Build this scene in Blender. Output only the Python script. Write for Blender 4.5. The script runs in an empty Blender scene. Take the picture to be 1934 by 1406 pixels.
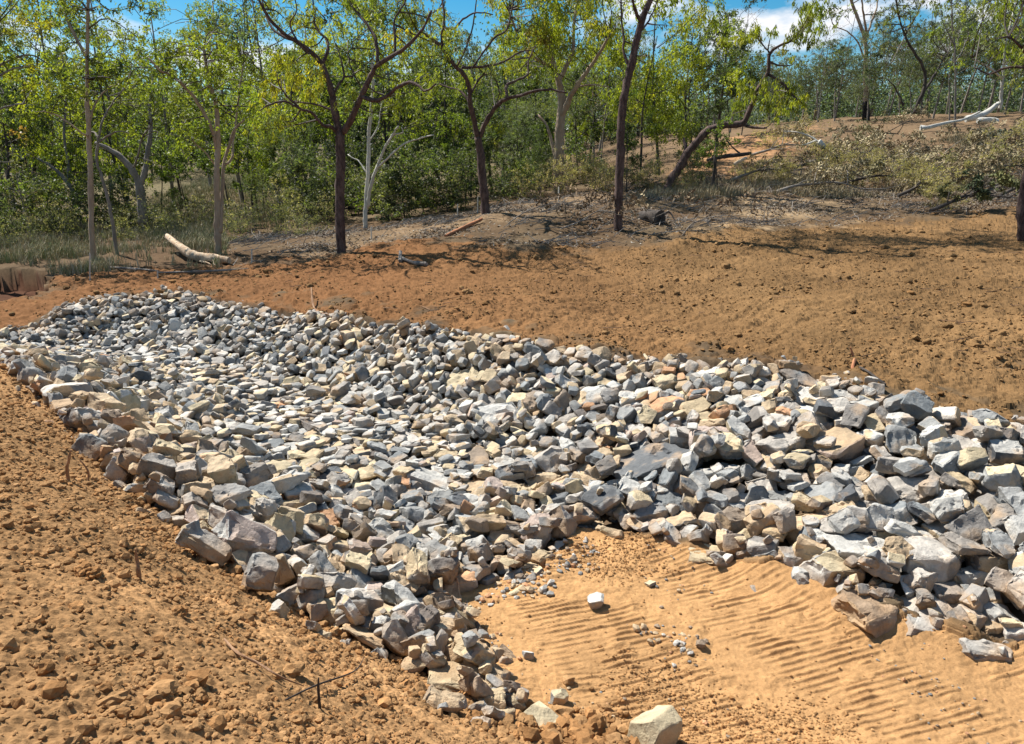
import bpy, bmesh, math, random
import numpy as np
from mathutils import Vector, Matrix
random.seed(7); RNG = np.random.default_rng(11)
scene = bpy.context.scene
COL = scene.collection
# ------------------------------------------------------------------ camera
FPX, PITCH, CAMZ = 1450.0, math.radians(15.5), 3.5
cam_data = bpy.data.cameras.new('camera')
cam_data.sensor_width = 36.0
cam_data.lens = 36.0 * FPX / 1934.0
cam_data.clip_start, cam_data.clip_end = 0.05, 3000
cam = bpy.data.objects.new('camera', cam_data); COL.objects.link(cam)
cam.location = (0, 0, CAMZ)
cam.rotation_euler = (math.pi / 2 - PITCH, 0, 0)
scene.camera = cam
# ------------------------------------------------------------------ light
SUN_EL = math.radians(52)
SUN_DIR2 = Vector((-0.77, 0.64)).normalized()          # towards the sun, seen from above
sun_vec = Vector((SUN_DIR2.x * math.cos(SUN_EL), SUN_DIR2.y * math.cos(SUN_EL), math.sin(SUN_EL)))
sd = bpy.data.lights.new('sun', 'SUN'); sd.energy = 5.0; sd.angle = math.radians(0.5); sd.color = (1.0, 0.955, 0.88)
so = bpy.data.objects.new('sun', sd); COL.objects.link(so)
so.rotation_euler = sun_vec.to_track_quat('Z', 'Y').to_euler()
w = bpy.data.worlds.new('World'); scene.world = w; w.use_nodes = True
nt = w.node_tree; nt.nodes.clear()
N = nt.nodes.new; Lk = nt.links.new
out = N('ShaderNodeOutputWorld'); bg = N('ShaderNodeBackground'); bg.inputs[1].default_value = 0.058
sky = N('ShaderNodeTexSky'); sky.sky_type = 'NISHITA'; sky.sun_disc = False
sky.sun_elevation = SUN_EL; sky.sun_rotation = math.atan2(SUN_DIR2.x, SUN_DIR2.y)
sky.air_density = 1.0; sky.dust_density = 0.25; sky.ozone_density = 2.2; sky.altitude = 300
hsv = N('ShaderNodeHueSaturation'); hsv.inputs['Saturation'].default_value = 1.6; hsv.inputs['Hue'].default_value = 0.488; hsv.inputs['Value'].default_value = 1.0
Lk(sky.outputs[0], hsv.inputs['Color'])
tc = N('ShaderNodeTexCoord'); mp = N('ShaderNodeMapping'); mp.inputs['Scale'].default_value = (1.0, 1.0, 2.6)
mp.inputs['Location'].default_value = (0.62, 0.1, 0.0)
ns = N('ShaderNodeTexNoise'); ns.inputs['Scale'].default_value = 4.2; ns.inputs['Detail'].default_value = 7; ns.inputs['Roughness'].default_value = 0.55
cr = N('ShaderNodeValToRGB'); cr.color_ramp.elements[0].position = 0.545; cr.color_ramp.elements[1].position = 0.63
mx = N('ShaderNodeMix'); mx.data_type = 'RGBA'; mx.inputs[7].default_value = (9.0, 9.1, 9.5, 1)
Lk(tc.outputs['Generated'], mp.inputs[0]); Lk(mp.outputs[0], ns.inputs[0])
sx_ = N('ShaderNodeSeparateXYZ'); Lk(tc.outputs['Generated'], sx_.inputs[0]); low = N('ShaderNodeMapRange')      # more cloud low over the horizon
for i_, v_ in ((1, 0.0), (2, 0.42), (3, 0.05), (4, 0.0)): low.inputs[i_].default_value = v_
ad = N('ShaderNodeMath'); ad.operation = 'ADD'; Lk(sx_.outputs[2], low.inputs[0]); Lk(ns.outputs[0], ad.inputs[0]); Lk(low.outputs[0], ad.inputs[1]); Lk(ad.outputs[0], cr.inputs[0])
Lk(cr.outputs[0], mx.inputs[0]); Lk(hsv.outputs[0], mx.inputs[6]); Lk(mx.outputs[2], bg.inputs[0]); Lk(bg.outputs[0], out.inputs[0])
scene.view_settings.view_transform = 'Standard'; scene.view_settings.look = 'None'
scene.view_settings.exposure = 0.95; scene.view_settings.gamma = 1.0; scene.view_settings.use_curve_mapping = False
scene.cycles.max_bounces = 6; scene.cycles.transparent_max_bounces = 4

# ------------------------------------------------------------------ noise
def _h(ix, iy, iz, s):
    n = (ix * 374761393 + iy * 668265263 + iz * 2147483647 + s * 1274126177) & 0xFFFFFFFF
    n = ((n ^ (n >> 13)) * 1274126177) & 0xFFFFFFFF
    n = ((n ^ (n >> 16)) * 2246822519) & 0xFFFFFFFF
    return ((n ^ (n >> 15)) & 0xFFFFFF) / 8388608.0 - 1.0
def vnoise(p, s=0):
    p = np.asarray(p, float); f = np.floor(p); i = f.astype(np.int64); t = p - f; t = t * t * (3 - 2 * t)
    x, y, z = i[:, 0], i[:, 1], i[:, 2]; a, b, c = t[:, 0], t[:, 1], t[:, 2]
    def L(u, v, k): return u + (v - u) * k
    r = [L(L(_h(x, y, z + k, s), _h(x + 1, y, z + k, s), a), L(_h(x, y + 1, z + k, s), _h(x + 1, y + 1, z + k, s), a), b) for k in (0, 1)]
    return L(r[0], r[1], c)
def vnoise2(x, y, s=0):
    fx, fy = np.floor(x), np.floor(y); ix, iy = fx.astype(np.int64), fy.astype(np.int64)
    a, b = x - fx, y - fy; a = a * a * (3 - 2 * a); b = b * b * (3 - 2 * b)
    h = lambda u, v: _h(u, v, 0, s)
    p = h(ix, iy) * (1 - a) + h(ix + 1, iy) * a; q = h(ix, iy + 1) * (1 - a) + h(ix + 1, iy + 1) * a
    return p * (1 - b) + q * b
def fbm2(x, y, oct=4, s=0, g=0.5):
    r = 0; A = 1.0
    for k in range(oct):
        r = r + A * vnoise2(x * 2 ** k + 17.3 * k, y * 2 ** k - 9.1 * k, s + k); A *= g
    return r
def vor2(x, y, s=0):                                    # distance to the nearest scattered point
    ix, iy = np.floor(x).astype(np.int64), np.floor(y).astype(np.int64); d = np.full(np.shape(x), 9.0)
    for i in (-1, 0, 1):
        for j in (-1, 0, 1):
            cx, cy = ix + i, iy + j
            px = cx + 0.5 + 0.45 * _h(cx, cy, 1, s); py = cy + 0.5 + 0.45 * _h(cx, cy, 2, s)
            d = np.minimum(d, (px - x) ** 2 + (py - y) ** 2)
    return np.sqrt(d)

# ------------------------------------------------------------------ the photo's rays, used once to measure where things stand
SP, CP = math.sin(PITCH), math.cos(PITCH)
def ray(u, v):
    a, b = (u - 967) / FPX, (703 - v) / FPX
    return a, CP + b * SP, -SP + b * CP
def P(u, v, Y):
    a, dy, dz = ray(u, v); return Vector((Y * a / dy, Y, CAMZ + Y * dz / dy))
def PZ(u, v, z):
    a, dy, dz = ray(u, v); Y = (z - CAMZ) * dy / dz; return Vector((Y * a / dy, Y, z))
def proj(p):
    x, y, z = p[0], p[1], p[2] - CAMZ
    dep = y * CP - z * SP; up = y * SP + z * CP
    return 967 + FPX * x / dep, 703 - FPX * up / dep, dep

# ------------------------------------------------------------------ terrain: thin plate spline through surveyed points
cps = []
RKD = 0.13                                               # stone layer thickness under the visible stone tops
for u, v in [(1235,1390),(1100,1250),(1300,1200),(1500,1250),(1934,1390),(1700,1320),(1934,1260),(930,1180),(1200,1080),(1400,1120),(1060,1100),(1500,1390)]:
    cps.append(PZ(u, v, 0.0))
for u, v in [(1000,1000),(800,900),(600,820),(400,750),(320,700),(520,700),(150,672),(20,645),(900,840),(700,1020),(450,860),(700,760),(620,702),(480,668),(800,765),(980,850),(300,655),(200,640)]:
    cps.append(PZ(u, v, 0.02) - Vector((0, 0, RKD)))
for u, v, Y in [(100,582,16.3),(220,570,16.2),(350,563,16.1),(480,585,15.0),(620,605,13.8),(780,632,12.5),(950,650,11.4),(1080,672,10.7),(1200,690,10.3),(1400,712,9.4),(1600,740,8.7),(1750,790,7.9),(1934,835,7.2)]:
    cps.append(P(u, v, Y) - Vector((0, 0, 0.08)))
for u, v, Y in [(1600,650,10.5),(1600,550,14),(1600,480,19),(1600,420,26),(1600,350,34),(1600,300,42),(1600,240,54),
                (1900,700,9.5),(1900,600,12),(1900,500,17),(1900,440,23),(1900,360,31),(1900,290,40),(1900,225,50),
                (1300,640,11.6),(1200,600,13.5),(1200,500,19),(1168,430,23),(1200,380,29),(1260,362,31),(1330,330,36),(1400,300,41),(1450,258,48),(1530,240,54),
                (900,560,15.0),(900,480,20),(915,405,27),(1050,450,22),(1050,380,31),(640,540,17.5),(643,477,22),(690,430,30),(760,440,25.5),(700,400,38),
                (400,530,19),(410,477,24),(400,430,33),(480,360,55),(170,540,19.5),(170,500,23),(170,440,33),(0,490,25),(0,430,38),(0,600,17),(60,610,16.6),
                (0,380,70),(500,300,100),(1000,290,110),(1000,330,60),(1120,335,48),(250,420,40),(1640,225,60),(1800,222,56)]:
    cps.append(P(u, v, Y))
for u, v, Y in [(0,682,10.2),(100,775,8.3),(200,885,6.6),(300,960,5.9),(400,1032,5.4),(510,1110,5.1),(620,1182,4.8),(740,1240,4.5),(850,1303,4.2),(960,1372,3.98),
                (0,800,6.6),(0,900,5),(0,1000,4),(0,1200,2.7),(0,1406,1.95),(150,1000,4.3),(300,1150,3.3),(300,1406,2.1),(600,1406,2.5),(600,1250,3.6),(800,1406,3.0),(1000,1406,3.5),(1150,1406,3.83),(450,1200,3.4)]:
    cps.append(P(u, v, Y))
for p in [(-12,6,1.6),(-12,10,1.0),(-9,2,1.9),(0,-5,1.9),(-6,-8,1.9),(4,0,0.0),(7,-4,0.0),(10,5,1.1),(10,0,1.0),(13,-6,1.1),(0,0.3,1.88),(1.2,1,1.5),
          (30,12,1.6),(40,40,5),(60,90,7),(20,90,6.5),(-30,10,1.0),(-60,40,0.2),(-60,100,0.5),(60,-30,1.5),(-60,-40,1.8),(0,-60,1.5),(-20,140,6),(40,150,7),(120,120,8),(-120,120,4),(160,0,3),(-160,0,2),(-14,14,0.0),(-12,18,0.2)]:
    cps.append(Vector(p))
CPA = np.array([tuple(p) for p in cps])
def _tk(r2): return 0.5 * r2 * np.log(r2 + 1e-9)
def _solve():
    n = len(CPA); X = CPA[:, :2]; S = 10.0
    d2 = ((X[:, None] - X[None]) ** 2).sum(-1) / S ** 2
    K = _tk(d2) + np.eye(n) * 0.0015
    Pm = np.c_[np.ones(n), X / S]
    A = np.block([[K, Pm], [Pm.T, np.zeros((3, 3))]])
    return np.linalg.solve(A, np.r_[CPA[:, 2], 0, 0, 0])
TW = _solve()
def T0(x, y):
    x, y = np.atleast_1d(np.asarray(x, float)), np.atleast_1d(np.asarray(y, float)); n = len(CPA); out = np.empty(x.shape)
    for a in range(0, len(x), 60000):
        xs, ys = x[a:a + 60000], y[a:a + 60000]
        K = _tk(((xs[:, None] - CPA[None, :, 0]) ** 2 + (ys[:, None] - CPA[None, :, 1]) ** 2) / 100.0)
        out[a:a + 60000] = K @ TW[:n] + TW[n] + TW[n + 1] * xs / 10 + TW[n + 2] * ys / 10
    return out
def hit(u, v, lift=0.0, y0=1.2):
    a, dy, dz = ray(u, v); Y = np.r_[np.linspace(y0, 30, 1200), np.linspace(30.05, 200, 1200)]
    x, z = Y * a / dy, CAMZ + Y * dz / dy
    g = T0(x, Y) + lift; k = np.argmax(z < g)
    if not (z < g).any(): k = -1
    return Vector((x[k], Y[k], g[k]))

def world_poly(pts): return np.array([tuple(hit(u, v))[:2] for u, v in pts])
def inside(poly, x, y):
    r = np.zeros(np.shape(x), bool); n = len(poly)
    for i in range(n):
        x1, y1 = poly[i]; x2, y2 = poly[(i + 1) % n]
        if y1 == y2: continue
        c = ((y1 > y) != (y2 > y)) & (x < (x2 - x1) * (y - y1) / (y2 - y1) + x1); r ^= c
    return r
R_TOP = [(-90,650),(-40,640),(0,632),(60,628),(95,612),(110,590),(170,574),(350,560),(480,585),(600,600),(760,630),(900,640),(1040,668),(1200,690),(1330,703),(1470,710),(1610,735),(1700,775),(1800,805),(1934,825),(2080,860)]
R_BOT = [(2080,1250),(1934,1210),(1870,1218),(1700,1182),(1600,1145),(1500,1102),(1400,1062),(1250,1030),(1090,1012),(1060,1050),(1000,1085),(880,1112),(848,1150),(880,1215),(930,1290),(960,1350)]
R_LEFT = [(940,1372),(850,1303),(740,1240),(620,1182),(510,1110),(400,1032),(300,960),(200,885),(150,825),(100,775),(50,722),(0,682)]
POLY_ROCK = np.vstack([world_poly(R_TOP + R_BOT + R_LEFT), [(-9.5, 12.2), (-11.5, 14.5)]])
POLY_SAND = np.vstack([world_poly(R_BOT[1:-1]), world_poly([(955,1372),(1150,1400)]), [(1.2, 3.0), (2.5, 0.5), (3.0, -4), (9, -5), (8, 0), (6.5, 3.0), (6.5, 5.5)]])
POLY_BANK = np.vstack([world_poly([(0,682)] + R_LEFT[::-1][1:] + [(955,1372),(1150,1400)]), [(1.2, 3.0), (2.5, 0.5), (3.0, -4), (0, -9), (-14, -9), (-14, 6), (-10.5, 10.5)]])
F_TOP = [(-260,572),(-60,570),(60,562),(90,530),(125,522),(260,512),(420,510),(560,492),(640,480),(740,458),(860,455),(930,472),(1150,470),(1300,445),(1500,428),(1700,420),(1934,398),(2080,395)]
POLY_FIELD = np.vstack([world_poly(F_TOP), world_poly([(2080,860)] + R_TOP[::-1][1:])])
POLY_PATH = world_poly([(560,492),(700,442),(900,405),(1050,380),(1160,352),(1172,368),(1050,398),(930,418),(750,450),(600,494)])
POLY_HILL = world_poly([(1290,352),(1320,285),(1440,252),(1560,238),(1500,262),(1420,310),(1350,335)])
POLY_PALE = world_poly([(1280,405),(1450,372),(1620,385),(1580,425),(1350,432)])
POLY_CUT = world_poly([(-260,507),(78,506),(88,530),(60,562),(-260,575)])
ST = [world_poly(q) for q in ([(655,1225),(668,1222),(740,1280),(800,1340),(870,1395),(835,1398),(760,1340),(700,1280)], [(380,1115),(400,1108),(480,1160),(565,1215),(545,1228),(460,1178)], [(160,1075),(250,1100),(305,1130),(290,1142),(220,1120)])]
def streak(x, y): return inside(ST[0], x, y) | inside(ST[1], x, y) | inside(ST[2], x, y)
def soft(poly, x, y, j=0.12, s=0):
    r = 0
    for k in range(4):
        dx = j * fbm2(x * 2.5, y * 2.5, 3, s + 50) * 1.3 + j * 0.5 * math.cos(k * 1.57); dy = j * fbm2(x * 2.5, y * 2.5, 3, s + 60) * 1.3 + j * 0.5 * math.sin(k * 1.57)
        r = r + inside(poly, x + dx, y + dy)
    return r / 4.0

def relief(x, y, m):
    """small relief on top of the spline; m holds the zone weights"""
    n1 = fbm2(x * 1.1, y * 1.1, 3, 1) * 0.035
    n2 = fbm2(x * 5, y * 5, 4, 5, 0.6)
    lump = np.clip(0.55 - vor2(x * 9, y * 9, 8), 0, 1) * np.clip(vnoise2(x * 2.3, y * 2.3, 3) + 0.35, 0, 1)
    lump2 = np.clip(0.5 - vor2(x * 24, y * 24, 9), 0, 1)
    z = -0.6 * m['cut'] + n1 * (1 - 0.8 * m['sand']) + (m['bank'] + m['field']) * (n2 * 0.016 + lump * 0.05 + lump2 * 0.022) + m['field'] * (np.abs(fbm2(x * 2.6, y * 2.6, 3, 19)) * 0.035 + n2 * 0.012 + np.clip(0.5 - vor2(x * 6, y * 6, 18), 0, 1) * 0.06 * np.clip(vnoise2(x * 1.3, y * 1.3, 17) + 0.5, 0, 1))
    # dozer track prints across the sandy floor: rows of cleat ridges
    th = math.radians(18); c, s = math.cos(th), math.sin(th)
    p = -x * s + y * c; q = x * c + y * s
    wob = 0.02 * vnoise2(x * 1.5, y * 1.5, 21)
    ph = (p + wob) / 0.062
    fr = ph - np.floor(ph); rdg = np.clip((0.30 - np.abs(fr - 0.5)) * 6.5, 0, 1)
    row = np.floor(ph).astype(np.int64)
    lane = np.clip(2.3 - np.abs(((q + 0.1 * p + 0.45 + 0.12 * vnoise2(x * 0.9, y * 0.9, 22)) % 1.3) - 0.62) * 3.9, 0, 1)
    brk = np.clip(vnoise2(q * 4.5 + 0.0, row * 3.7, 31) * 1.8 + 1.2, 0, 1) * np.clip(vnoise2(x * 1.2, y * 1.2, 33) * 1.9 + 1.25, 0, 1) * np.where(_h(np.floor(q / 0.21 + 0.37 * row).astype(np.int64), row, 0, 35) > -0.55, 1.0, 0.3)
    z = z + m['sand'] * ((rdg + 0.4 * n2 * rdg) * 0.016 * 0.85 * lane * brk + n2 * 0.006 + (1 - 0.8 * lane * brk) * (lump * 0.03 + lump2 * 0.007 + np.abs(n2) * 0.012))
    z = z + (0.085 + 0.05 * vnoise2(x * 3.1, y * 3.1, 44)) * np.exp(-(edge_d(x, y) / 0.26) ** 2) * (1 - 0.85 * np.clip(m['bank'] + (x < 0.3) * (y < 6.5), 0, 1))
    z = z + m['rest'] * (n2 * 0.02 + fbm2(x * 0.4, y * 0.4, 3, 40) * 0.08)
    return z
def edge_d(x, y, cap=0.9):
    d = np.full(len(x), cap); lo, hi = POLY_ROCK.min(0) - cap, POLY_ROCK.max(0) + cap
    k = np.where((x > lo[0]) & (x < hi[0]) & (y > lo[1]) & (y < hi[1]))[0]; px, py = x[k], y[k]; dd = np.full(len(k), cap)
    for i in range(len(POLY_ROCK)):
        a, b = POLY_ROCK[i], POLY_ROCK[(i + 1) % len(POLY_ROCK)]; ab = b - a; t = np.clip(((px - a[0]) * ab[0] + (py - a[1]) * ab[1]) / (ab @ ab + 1e-9), 0, 1)
        dd = np.minimum(dd, np.hypot(px - a[0] - ab[0] * t, py - a[1] - ab[1] * t))
    d[k] = dd; return d
def masks(x, y):
    m = {'rock': soft(POLY_ROCK, x, y, 0.06, 1), 'sand': soft(POLY_SAND, x, y, 0.08, 2), 'bank': soft(POLY_BANK, x, y, 0.06, 3),
         'field': soft(POLY_FIELD, x, y, 0.75, 4), 'path': soft(POLY_PATH, x, y, 0.5, 5), 'hill': soft(POLY_HILL, x, y, 1.0, 6),
         'pale': soft(POLY_PALE, x, y, 0.9, 7), 'cut': soft(POLY_CUT, x, y, 0.10, 8)}
    m['bank'] = np.clip(m['bank'] - m['rock'], 0, 1); m['field'] = np.clip(m['field'] - m['rock'], 0, 1); m['sand'] = np.clip(m['sand'] - m['rock'], 0, 1)
    m['rest'] = np.clip(1 - m['rock'] - m['sand'] - m['bank'] - m['field'], 0, 1)
    return m
def ground_z(x, y):
    x, y = np.atleast_1d(np.asarray(x, float)), np.atleast_1d(np.asarray(y, float))
    return T0(x, y) + relief(x, y, masks(x, y))
def gz(x, y): return float(ground_z(x, y)[0])

# ------------------------------------------------------------------ materials
def mat(name): 
    m = bpy.data.materials.new(name); m.use_nodes = True; t = m.node_tree; b = t.nodes['Principled BSDF']; b.inputs['Specular IOR Level'].default_value = 0.25
    b.inputs['Roughness'].default_value = 0.9
    return m, t, b
def node(t, ty, **k):
    n = t.nodes.new(ty)
    for a, b in k.items(): setattr(n, a, b)
    return n
def mixc(t, fac, a, b, mode='MIX'):
    n = node(t, 'ShaderNodeMix', data_type='RGBA', blend_type=mode)
    for i, s in ((0, fac), (6, a), (7, b)):
        if isinstance(s, (int, float)): n.inputs[i].default_value = s
        elif isinstance(s, tuple): n.inputs[i].default_value = (*s, 1)
        else: t.links.new(s, n.inputs[i])
    return n.outputs[2]
def noise_n(t, scale, detail=5, rough=0.6, co=None):
    n = node(t, 'ShaderNodeTexNoise'); n.inputs['Scale'].default_value = scale; n.inputs['Detail'].default_value = detail; n.inputs['Roughness'].default_value = rough
    if co is not None: t.links.new(co, n.inputs[0])
    return n.outputs[0]
def ramp(t, src, p0, p1, c0=(0, 0, 0), c1=(1, 1, 1)):
    n = node(t, 'ShaderNodeValToRGB'); e = n.color_ramp.elements; e[0].position, e[1].position = p0, p1; e[0].color, e[1].color = (*c0, 1), (*c1, 1)
    t.links.new(src, n.inputs[0]); return n.outputs[0]
def attr(t, name): return node(t, 'ShaderNodeAttribute', attribute_name=name)
def bump(t, b, src, strength, dist):
    n = node(t, 'ShaderNodeBump'); n.inputs['Strength'].default_value = strength; n.inputs['Distance'].default_value = dist
    t.links.new(src, n.inputs['Height']); t.links.new(n.outputs[0], b.inputs['Normal']); return n

def ground_material(name):
    m, t, b = mat(name); co = node(t, 'ShaderNodeTexCoord').outputs['Object']
    a = attr(t, 'tint')
    f = noise_n(t, 9, 8, 0.7, co); g = noise_n(t, 90, 6, 0.7, co); h = noise_n(t, 0.8, 4, 0.6, co)
    c = mixc(t, 0.75, a.outputs['Color'], ramp(t, f, 0.3, 0.72, (0.62, 0.60, 0.58), (1.3, 1.3, 1.3)), 'MULTIPLY')
    c = mixc(t, 0.6, c, ramp(t, g, 0.3, 0.75, (0.66, 0.64, 0.62), (1.32, 1.32, 1.32)), 'MULTIPLY')
    c = mixc(t, 0.55, c, ramp(t, h, 0.3, 0.7, (0.75, 0.75, 0.75), (1.18, 1.15, 1.12)), 'MULTIPLY')
    t.links.new(c, b.inputs['Base Color']); b.inputs['Roughness'].default_value = 1.0; b.inputs['Specular IOR Level'].default_value = 0.05
    bump(t, b, g, 0.5, 0.02); return m
MAT_GROUND = ground_material('soil')
def rock_material():
    m, t, b = mat('stone'); co = node(t, 'ShaderNodeTexCoord').outputs['Object']; a = attr(t, 'tint')
    mp = node(t, 'ShaderNodeMapping'); t.links.new(co, mp.inputs[0])
    f = noise_n(t, 7, 7, 0.65, mp.outputs[0]); g = noise_n(t, 45, 6, 0.7, mp.outputs[0]); k = noise_n(t, 3.3, 4, 0.6, mp.outputs[0])
    c = mixc(t, 0.7, a.outputs['Color'], ramp(t, f, 0.3, 0.7, (0.60, 0.61, 0.62), (1.32, 1.30, 1.26)), 'MULTIPLY')
    c = mixc(t, ramp(t, k, 0.53, 0.66, (0, 0, 0), (0.55, 0.55, 0.55)), c, (0.46, 0.31, 0.18))
    c = mixc(t, 0.5, c, ramp(t, g, 0.3, 0.7, (0.72, 0.72, 0.72), (1.25, 1.25, 1.25)), 'MULTIPLY')
    t.links.new(c, b.inputs['Base Color']); b.inputs['Roughness'].default_value = 0.82; b.inputs['Specular IOR Level'].default_value = 0.3
    n1 = bump(t, b, g, 0.7, 0.014)
    n2 = node(t, 'ShaderNodeBump'); n2.inputs['Strength'].default_value = 0.75; n2.inputs['Distance'].default_value = 0.05
    t.links.new(f, n2.inputs['Height']); t.links.new(n2.outputs[0], n1.inputs['Normal']); return m
MAT_ROCK = rock_material()
def bark_material(name, c0, c1, scale=6, dark=0.55, flaky=0.5):
    m, t, b = mat(name); co = node(t, 'ShaderNodeTexCoord').outputs['Object']
    mp = node(t, 'ShaderNodeMapping'); mp.inputs['Scale'].default_value = (1, 1, 0.35); t.links.new(co, mp.inputs[0])
    f = noise_n(t, scale, 6, 0.65, mp.outputs[0]); g = noise_n(t, scale * 6, 5, 0.7, mp.outputs[0])
    c = mixc(t, ramp(t, f, 0.4, 0.62), c0, c1)
    c = mixc(t, 0.8, c, ramp(t, g, 0.3, 0.7, (dark,) * 3, (1.2,) * 3), 'MULTIPLY')
    t.links.new(c, b.inputs['Base Color']); b.inputs['Roughness'].default_value = 0.95; bump(t, b, g, flaky, 0.03); return m
BARK = {'red': bark_material('rough_bark', (0.070, 0.045, 0.040), (0.17, 0.115, 0.10), 9, 0.35, 1.0),
        'pale': bark_material('smooth_bark', (0.27, 0.19, 0.13), (0.36, 0.29, 0.22), 2.5, 0.8, 0.2),
        'white': bark_material('white_bark', (0.40, 0.38, 0.33), (0.52, 0.50, 0.45), 3, 0.8, 0.2),
        'grey': bark_material('grey_bark', (0.17, 0.15, 0.13), (0.27, 0.24, 0.21), 5, 0.6, 0.6),
        'dark': bark_material('dark_bark', (0.045, 0.038, 0.034), (0.09, 0.075, 0.065), 5, 0.6, 0.6),
        'twig': bark_material('twig_bark', (0.10, 0.08, 0.065), (0.16, 0.13, 0.105), 5, 0.7, 0.3),
        'burnt': bark_material('burnt_bark', (0.012, 0.011, 0.011), (0.03, 0.026, 0.026), 5, 0.6, 0.6),
        'log': bark_material('peeled_wood', (0.40, 0.27, 0.17), (0.62, 0.50, 0.36), 5, 0.6, 0.6),
        'red_wood': bark_material('red_wood', (0.34, 0.13, 0.065), (0.42, 0.2, 0.1), 4, 0.6, 0.5),
        'stick': bark_material('stick_wood', (0.24, 0.13, 0.07), (0.36, 0.22, 0.13), 6, 0.6, 0.4)}
def leaf_material():
    m, t, b = mat('leaves'); a = attr(t, 'tint'); b.inputs['Roughness'].default_value = 0.55; b.inputs['Specular IOR Level'].default_value = 0.3
    t.links.new(a.outputs['Color'], b.inputs['Base Color'])
    tr = node(t, 'ShaderNodeBsdfTranslucent'); c = mixc(t, 1.0, a.outputs['Color'], (1.5, 1.6, 0.7), 'MULTIPLY'); t.links.new(c, tr.inputs[0])
    mx = node(t, 'ShaderNodeMixShader'); mx.inputs[0].default_value = 0.45
    t.links.new(b.outputs[0], mx.inputs[1]); t.links.new(tr.outputs[0], mx.inputs[2]); t.links.new(mx.outputs[0], t.nodes['Material Output'].inputs[0]); return m
MAT_LEAF = leaf_material()
def dry_material():
    m, t, b = mat('dry_leaves'); a = attr(t, 'tint'); t.links.new(a.outputs['Color'], b.inputs['Base Color']); return m
MAT_DRY = dry_material()

# ------------------------------------------------------------------ mesh helpers
def mesh_from(name, V, F, mat=None, tint=None, smooth=True, sharp=None, nside=None):
    """V (n,3); F (m,3 or 4) or list of such arrays"""
    me = bpy.data.meshes.new(name); V = np.asarray(V, np.float32)
    Fs = F if isinstance(F, list) else [F]; Fs = [np.asarray(f, np.int32) for f in Fs if len(f)]
    loops = np.concatenate([f.ravel() for f in Fs]); tot = np.concatenate([np.full(len(f), f.shape[1], np.int32) for f in Fs])
    start = np.r_[0, np.cumsum(tot)[:-1]].astype(np.int32)
    me.vertices.add(len(V)); me.vertices.foreach_set('co', V.ravel())
    me.loops.add(len(loops)); me.loops.foreach_set('vertex_index', loops)
    me.polygons.add(len(tot)); me.polygons.foreach_set('loop_start', start)
    me.update(calc_edges=True); me.validate(verbose=False)
    me.polygons.foreach_set('use_smooth', np.full(len(me.polygons), smooth))
    if tint is not None:
        at = me.attributes.new('tint', 'FLOAT_COLOR', 'POINT'); c = np.ones((len(V), 4), np.float32); c[:, :3] = tint; at.data.foreach_set('color', c.ravel())
    if sharp is not None: me.set_sharp_from_angle(angle=sharp)
    if mat: me.materials.append(mat)
    return me
def link(name, me, parent=None, loc=None):
    o = bpy.data.objects.new(name, me); COL.objects.link(o)
    if parent is not None: o.parent = parent
    if loc is not None: o.location = loc
    return o
def tag(o, label=None, cat=None, group=None, kind=None):
    if label: o['label'] = label
    if cat: o['category'] = cat
    if group: o['group'] = group
    if kind: o['kind'] = kind
    return o

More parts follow.
